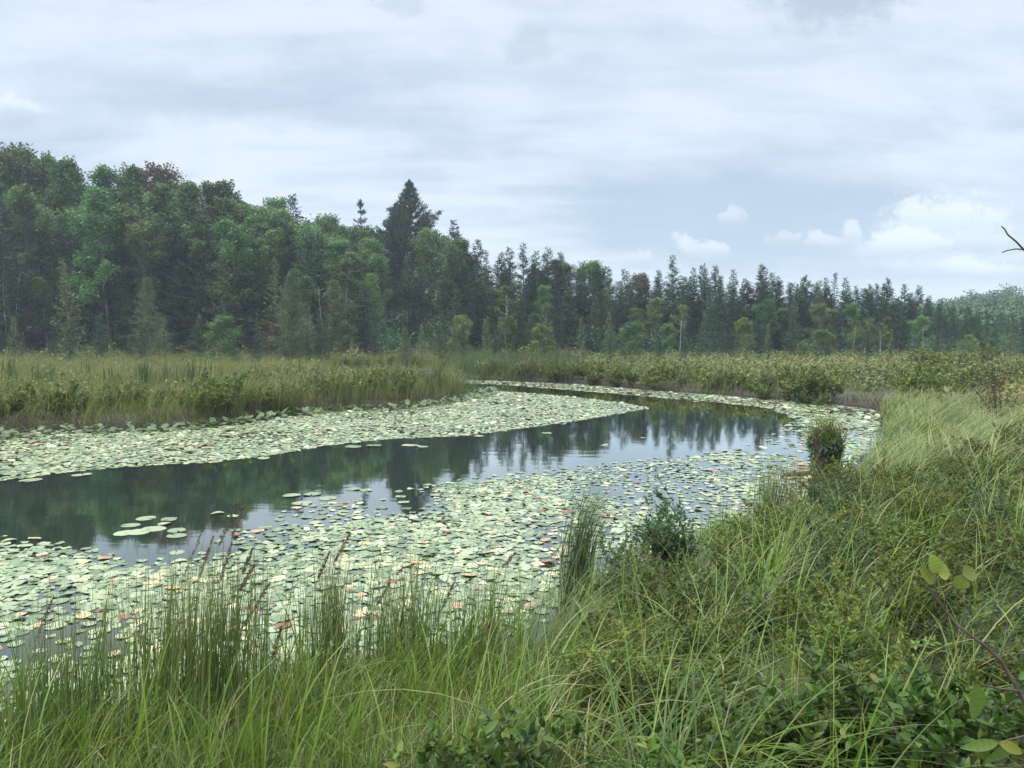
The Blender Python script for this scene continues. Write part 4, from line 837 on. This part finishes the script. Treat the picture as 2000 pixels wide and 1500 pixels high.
m_ = MB(); n = 420; P = np.concatenate([rng.normal(size=(n, 2)) * .12, np.full((n, 1), .5)], 1); blades(m_, P, U(.12, .46, n), U(0, 6.28, n), U(0, .7, n), U(.4, 3.0, n), U(.005, .01, n), 4); link('grass_tuft', m_.mesh('grass_tuft', M['marshgrass']), root)
m_ = MB(); n = 300; c = rng.normal(size=(n, 3)) * np.array([.12, .12, .09]) + np.array([0, 0, .68]); leafquads(m_, c, runit(n) + np.array([0, 0, .6]), U(.03, .06, n), U(.015, .025, n), U(.3, 1, n)); link('foliage', m_.mesh('foliage', M['leather']), root)
tag(root, 'dark peat stump overgrown with plants, standing in the pond by the right bank', 'stump')
a, b = at(1528, 931), at(1592, 929); m_ = MB()
tube(m_, [a + (0, 0, .01), a * .6 + b * .4 + (0, .02, .035), a * .3 + b * .7 + (0, -.01, .03), b + (0, 0, .06)], np.array([.02, .035, .045, .05]), sides=7)
tag(link('drift_log', m_.mesh('drift_log', M['peat'], True)), 'short black log floating in the pads beside the peat stump', 'log')
# scraggly bare shrub on the right marsh
g = at(1955, 825, .3); root = link('bare_shrub', None, None, (g[0], g[1], H1(g[0], g[1]))); root.empty_display_size = .2; tb, cb = MB(), MB(); C = []
for k in range(5):
    bp = curve_path((U(-.1, .1), 0, 0), (U(-.7, .25), U(-.2, .2), 1), U(.9, 1.5), 6, .1, .14); tube(tb, bp, .012, .004, 5)
    for t in range(4):
        q = bp[2 + t]; tp2 = curve_path(q, (U(-1, 1), U(-1, 1), U(.4, 1)), U(.25, .5), 4, .3, .15); tube(tb, tp2, .006, .002, 4); C.append(tp2[1:] + 0)
C = np.repeat(np.concatenate(C), 5, 0); n = len(C); leafquads(cb, C + rng.normal(size=(n, 3)) * .06, runit(n), U(.04, .08, n), U(.025, .045, n), U(.2, 1, n))
link('stem', tb.mesh('stem', M['twig'], True), root); link('foliage', cb.mesh('foliage', M['decid_red']), root)
tag(root, 'scraggly half-bare shrub with leaning dark stems on the right marsh', 'shrub')
# alder twig reaching in at the right, close to the camera
YA = 2.1
root = link('alder_branch', None, None, tuple(atd(2120, 1560, YA))); root.empty_display_size = .1; o0 = np.array(root.location); tb, cb = MB(), MB()
def pth(pts): return np.array([atd(px, py, YA + dy) for px, py, dy in pts]) - o0
tube(tb, pth([(2120, 1560, 0), (2030, 1430, .02), (1990, 1350, .05), (1955, 1290, .06), (1920, 1258, .08), (1870, 1222, .1), (1845, 1190, .12), (1815, 1152, .14), (1788, 1132, .15)]), .0075, .002, 6)
tube(tb, pth([(1845, 1190, .12), (1848, 1165, .10), (1868, 1140, .08), (1885, 1125, .06)]), .003, .0015, 5)
tube(tb, pth([(1835, 1178, .12), (1825, 1140, .12), (1832, 1112, .13)]), .003, .0015, 5)
tube(tb, pth([(1990, 1350, .05), (1950, 1345, -.05), (1905, 1335, -.12)]), .004, .0018, 5)
tube(tb, pth([(2030, 1430, .02), (1990, 1440, -.1), (1950, 1450, -.15)]), .004, .0018, 5)
link('stem', tb.mesh('stem', M['twig'], True), root)
for (px, py, dy), (qx, qy), w, tn in [((1828, 1120, .12), (1822, 1082), .030, .7), ((1830, 1115, .13), (1858, 1120), .030, .95), ((1884, 1125, .06), (1868, 1150), .03, .7), ((1880, 1122, .06), (1905, 1115), .028, .8), ((1905, 1335, -.12), (1911, 1412), .032, .45), ((1950, 1450, -.15), (2005, 1472), .018, .95),
                                      ((1950, 1450, -.15), (1880, 1462), .018, .5), ((1990, 1445, -.1), (1925, 1495), .018, .3), ((1825, 1140, .12), (1800, 1110), .024, .8)]:
    a, b = atd(px, py, YA + dy), atd(qx, qy, YA + dy); m_ = MB(); L = np.linalg.norm(b - a)
    bigleaves(m_, np.array([a - o0]), np.array([b - a]), np.array([[.15, -1, .5]]), L, w * 1.6, tn, .25, .16, 24, saw=.05); link('leaf', m_.mesh('leaf', M['alder']), root)
tag(root, 'nearest branch, dark alder twig with a few broad yellow-green leaves at the right edge', 'branch')
# bare sapling beyond the right edge whose twig shows against the sky
YB = 3.0
b0 = atd(2230, 900, YB); zb = H1(b0[0], YB); root = link('bare_sapling', None, None, (b0[0], YB, zb)); root.empty_display_size = .2; o0 = np.array([b0[0], YB, zb]); tb, bb = MB(), MB()
pb = lambda pts: np.array([atd(px, py, YB) for px, py in pts]) - o0
tube(tb, np.vstack([[0, 0, 0], pb([(2220, 800), (2190, 650), (2150, 570), (2090, 525)])]), .012, .006, 6)
tube(bb, pb([(2090, 525), (2040, 505), (2000, 488), (1985, 472), (1968, 458), (1962, 447), (1956, 442)]), .005, .0022, 5)
tube(bb, pb([(2002, 488), (1985, 486), (1968, 489), (1957, 493)]), .003, .002, 5)
link('trunk', tb.mesh('trunk', M['twig'], True), root); link('twig', bb.mesh('twig', M['twig'], True), root)
tag(root, 'bare forked twig of a sapling showing against the sky at the right edge', 'sapling')
# ------------------------------------------------------------------ haze
mb = MB(); a, b, c0, c1 = (-640, -280), (640, 780), -2.0, 42.0
V = [(x, y, z) for z in (c0, c1) for x, y in ((a[0], a[1]), (b[0], a[1]), (b[0], b[1]), (a[0], b[1]))]
mb.add(V, [[3, 2, 1, 0], [4, 5, 6, 7], [0, 1, 5, 4], [1, 2, 6, 5], [2, 3, 7, 6], [3, 0, 4, 7]])
m, nt, out = newmat('pale_haze'); v = nt.nodes.new('ShaderNodeVolumePrincipled'); v.inputs['Color'].default_value = (.76, .87, .93, 1); v.inputs['Density'].default_value = .0009; v.inputs['Anisotropy'].default_value = .2
nt.links.new(v.outputs[0], out.inputs['Volume'])
tag(link('haze', mb.mesh('haze', m)), 'thin pale bluish haze softening the far trees', 'haze', kind='stuff')
# ------------------------------------------------------------------ sky
SUN_EL, SUN_AZ = R(50), R(-112)          # azimuth from +Y towards +X
w = D.worlds.new('World'); SC.world = w; w.use_nodes = True; nt = w.node_tree; N, K = nt.nodes, nt.links
for n_ in list(N): N.remove(n_)
out = N.new('ShaderNodeOutputWorld')
def mth(op, a, b=None, c=None, clamp=False):
    m = N.new('ShaderNodeMath'); m.operation = op; m.use_clamp = clamp
    for i, v in enumerate((a, b, c)):
        if v is None: continue
        if isinstance(v, (int, float)): m.inputs[i].default_value = v
        else: K.new(v, m.inputs[i])
    return m.outputs[0]
def mapr(v, a, b, c=0.0, d=1.0, smooth=True):
    m = N.new('ShaderNodeMapRange'); m.interpolation_type = 'SMOOTHSTEP' if smooth else 'LINEAR'
    K.new(v, m.inputs[0])
    for i, q in enumerate((a, b, c, d)): m.inputs[i + 1].default_value = q
    return m.outputs[0]
def mixc(f, a, b):
    m = N.new('ShaderNodeMix'); m.data_type = 'RGBA'
    if isinstance(f, float): m.inputs[0].default_value = f
    else: K.new(f, m.inputs[0])
    for i, v in ((6, a), (7, b)):
        if isinstance(v, tuple): m.inputs[i].default_value = (*v, 1)
        else: K.new(v, m.inputs[i])
    return m.outputs[2]
tc = N.new('ShaderNodeTexCoord'); sp = N.new('ShaderNodeSeparateXYZ'); K.new(tc.outputs['Generated'], sp.inputs[0])
dx, dy, dz = sp.outputs
hy = mth('MAXIMUM', dy, .05); uu = mth('DIVIDE', dx, hy); ww = mth('DIVIDE', dz, hy)      # bearing and height of the sky towards the pond
zz = mth('ADD', mth('MAXIMUM', dz, 0.0), .14)
cb = N.new('ShaderNodeCombineXYZ'); K.new(mth('DIVIDE', dx, zz), cb.inputs[0]); K.new(mth('DIVIDE', dy, zz), cb.inputs[1])
def noise(vec, scale, detail=6, rough=.55, dist=0.0, off=(0, 0, 0), st=(1, 1, 1)):
    mp = N.new('ShaderNodeMapping'); K.new(vec, mp.inputs[0]); mp.inputs['Location'].default_value = off; mp.inputs['Scale'].default_value = st
    n = N.new('ShaderNodeTexNoise'); K.new(mp.outputs[0], n.inputs['Vector']); n.inputs['Scale'].default_value = scale; n.inputs['Detail'].default_value = detail; n.inputs['Roughness'].default_value = rough; n.inputs['Distortion'].default_value = dist
    return n.outputs['Fac']
n1 = noise(cb.outputs[0], .55, 7, .55, .4, (3.1, 1.7, 0), (1, 1.3, 1)); n2 = noise(cb.outputs[0], 1.6, 8, .6, .3, (7.7, 2.2, 0), (.7, 1.6, 1))
PX = lambda px: (px - 1000) / F
PY = lambda py: (HOR - py) / F
cw = N.new('ShaderNodeCombineXYZ'); K.new(uu, cw.inputs[0]); K.new(ww, cw.inputs[1])
wu = mth('ADD', uu, mth('MULTIPLY', mth('SUBTRACT', noise(cw.outputs[0], 11, 5, .6), .5), .11)); wv = mth('ADD', ww, mth('MULTIPLY', mth('SUBTRACT', noise(cw.outputs[0], 13, 5, .6, 0, (4, 9, 0)), .5), .06))
def blob(px, py, rx, ry):
    a = mth('DIVIDE', mth('SUBTRACT', wu, PX(px)), rx / F); b = mth('DIVIDE', mth('SUBTRACT', wv, PY(py)), ry / F)
    return mth('SUBTRACT', 1.0, mth('SQRT', mth('ADD', mth('MULTIPLY', a, a), mth('MULTIPLY', b, b))))
cover = mth('ADD', mth('MULTIPLY', n1, .9), mth('MULTIPLY', n2, .8))
thin = None
for (px, py, rx, ry, k) in [(1450, 400, 520, 170, .42), (600, 190, 420, 120, .26), (900, 330, 500, 90, .22), (250, 200, 300, 110, .15), (1500, 120, 500, 200, -.25), (700, 40, 700, 80, -.18), (400, 290, 400, 60, -.15), (850, 470, 350, 80, -.1), (1900, 250, 300, 200, -.18)]:
    q = mth('MULTIPLY', mapr(blob(px, py, rx, ry), 0, 1), k); thin = q if thin is None else mth('ADD', thin, q)
cover = mth('SUBTRACT', cover, thin)
e0 = noise(cw.outputs[0], 7, 7, .62, .3, (2, 3, 0), (1, 2.2, 1)); cover = mth('ADD', cover, mth('MULTIPLY', mth('SUBTRACT', e0, .5), .45))
cl = mapr(cover, .48, 1.02)
cloud_col = mixc(cl, (.29, .365, .455), (.51, .55, .625))
n3 = noise(cb.outputs[0], 3.2, 6, .6, .2, (1, 5, 0), (.6, 1.7, 1)); cloud_col = mixc(mth('MULTIPLY', mapr(n3, .40, .72), .5), cloud_col, (.345, .405, .475))
# heaps of cumulus low over the wood and grey scraps higher up
cs = N.new('ShaderNodeCombineXYZ'); K.new(uu, cs.inputs[0]); K.new(ww, cs.inputs[1])
e1 = noise(cs.outputs[0], 34, 8, .6, .2, (0, 0, 0), (1, 1.5, 1)); e2 = noise(cs.outputs[0], 100, 5, .6)
edge = mth('ADD', mth('MULTIPLY', mth('SUBTRACT', e1, .5), 2.1), mth('MULTIPLY', mth('SUBTRACT', e2, .5), .8))
for (px, py, rx, ry, st) in [(1425, 427, 36, 18, .5), (1372, 488, 58, 26, .65), (1525, 463, 34, 20, .5), (1590, 472, 48, 20, .6), (1645, 460, 42, 26, .6), (1830, 440, 125, 70, .8), (1760, 480, 120, 34, .85), (1910, 470, 90, 30, .4), (1905, 527, 84, 28, .75), (1950, 530, 70, 22, .6), (1235, 502, 44, 16, .45), (45, 225, 80, 36, .7)]:
    d = blob(px, py, rx * 1.25, ry * 1.25); msk = mapr(mth('ADD', d, mth('MULTIPLY', edge, .62)), .15, .6)
    low = mapr(ww, PY(py + ry * .9), PY(py - ry * .5)); c = mixc(low, (.34, .41, .48), (.60, .63, .67))
    cloud_col = mixc(mth('MULTIPLY', msk, st), cloud_col, c)
for (px, py, rx, ry, st) in [(1610, 5, 200, 105, .95), (1030, 100, 70, 46, .5), (290, 10, 80, 40, .6), (780, 20, 80, 34, .5), (60, 230, 70, 30, .5)]:
    d = blob(px, py, rx, ry); msk = mapr(mth('ADD', d, mth('MULTIPLY', edge, .4)), .1, .7)
    cloud_col = mixc(mth('MULTIPLY', msk, st), cloud_col, (.32, .375, .44))
# cloud deck above the view is boosted all round, added to light the plants
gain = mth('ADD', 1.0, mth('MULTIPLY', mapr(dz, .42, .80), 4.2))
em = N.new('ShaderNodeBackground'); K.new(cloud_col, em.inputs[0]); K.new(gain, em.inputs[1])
sk = N.new('ShaderNodeTexSky'); sk.sky_type = 'NISHITA'; sk.sun_disc = False; sk.sun_elevation = SUN_EL; sk.sun_rotation = SUN_AZ; sk.air_density = 1.0; sk.dust_density = 2.0
bg = N.new('ShaderNodeBackground'); K.new(sk.outputs[0], bg.inputs[0]); bg.inputs[1].default_value = .08
mxs = N.new('ShaderNodeMixShader'); mxs.inputs[0].default_value = .85
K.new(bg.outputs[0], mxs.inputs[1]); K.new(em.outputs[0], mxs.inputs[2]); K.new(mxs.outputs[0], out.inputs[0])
sl = D.lights.new('sun', 'SUN'); sl.energy = 1.5; sl.angle = R(14); sl.color = (1, .95, .87); so = link('sun', sl)
sv = Vector((math.sin(SUN_AZ) * math.cos(SUN_EL), math.cos(SUN_AZ) * math.cos(SUN_EL), math.sin(SUN_EL)))
so.rotation_euler = sv.to_track_quat('Z', 'Y').to_euler(); so.location = (0, 0, 60)
# ------------------------------------------------------------------ camera
cam = D.cameras.new('camera'); co = link('camera', cam, None, (0, 0, CAMH)); co.rotation_euler = (R(90) - TH, 0, 0)
cam.sensor_width = 36; cam.lens = 36 * F / 2000; cam.clip_start = .05; cam.clip_end = 3000; SC.camera = co
vs = SC.view_settings; vs.view_transform = 'Standard'; vs.look = 'None'; vs.exposure = .8; vs.gamma = 1
cy = SC.cycles; cy.use_denoising = True; cy.max_bounces = 8; cy.diffuse_bounces = 3; cy.glossy_bounces = 3; cy.transmission_bounces = 4; cy.transparent_max_bounces = 8; cy.volume_bounces = 0
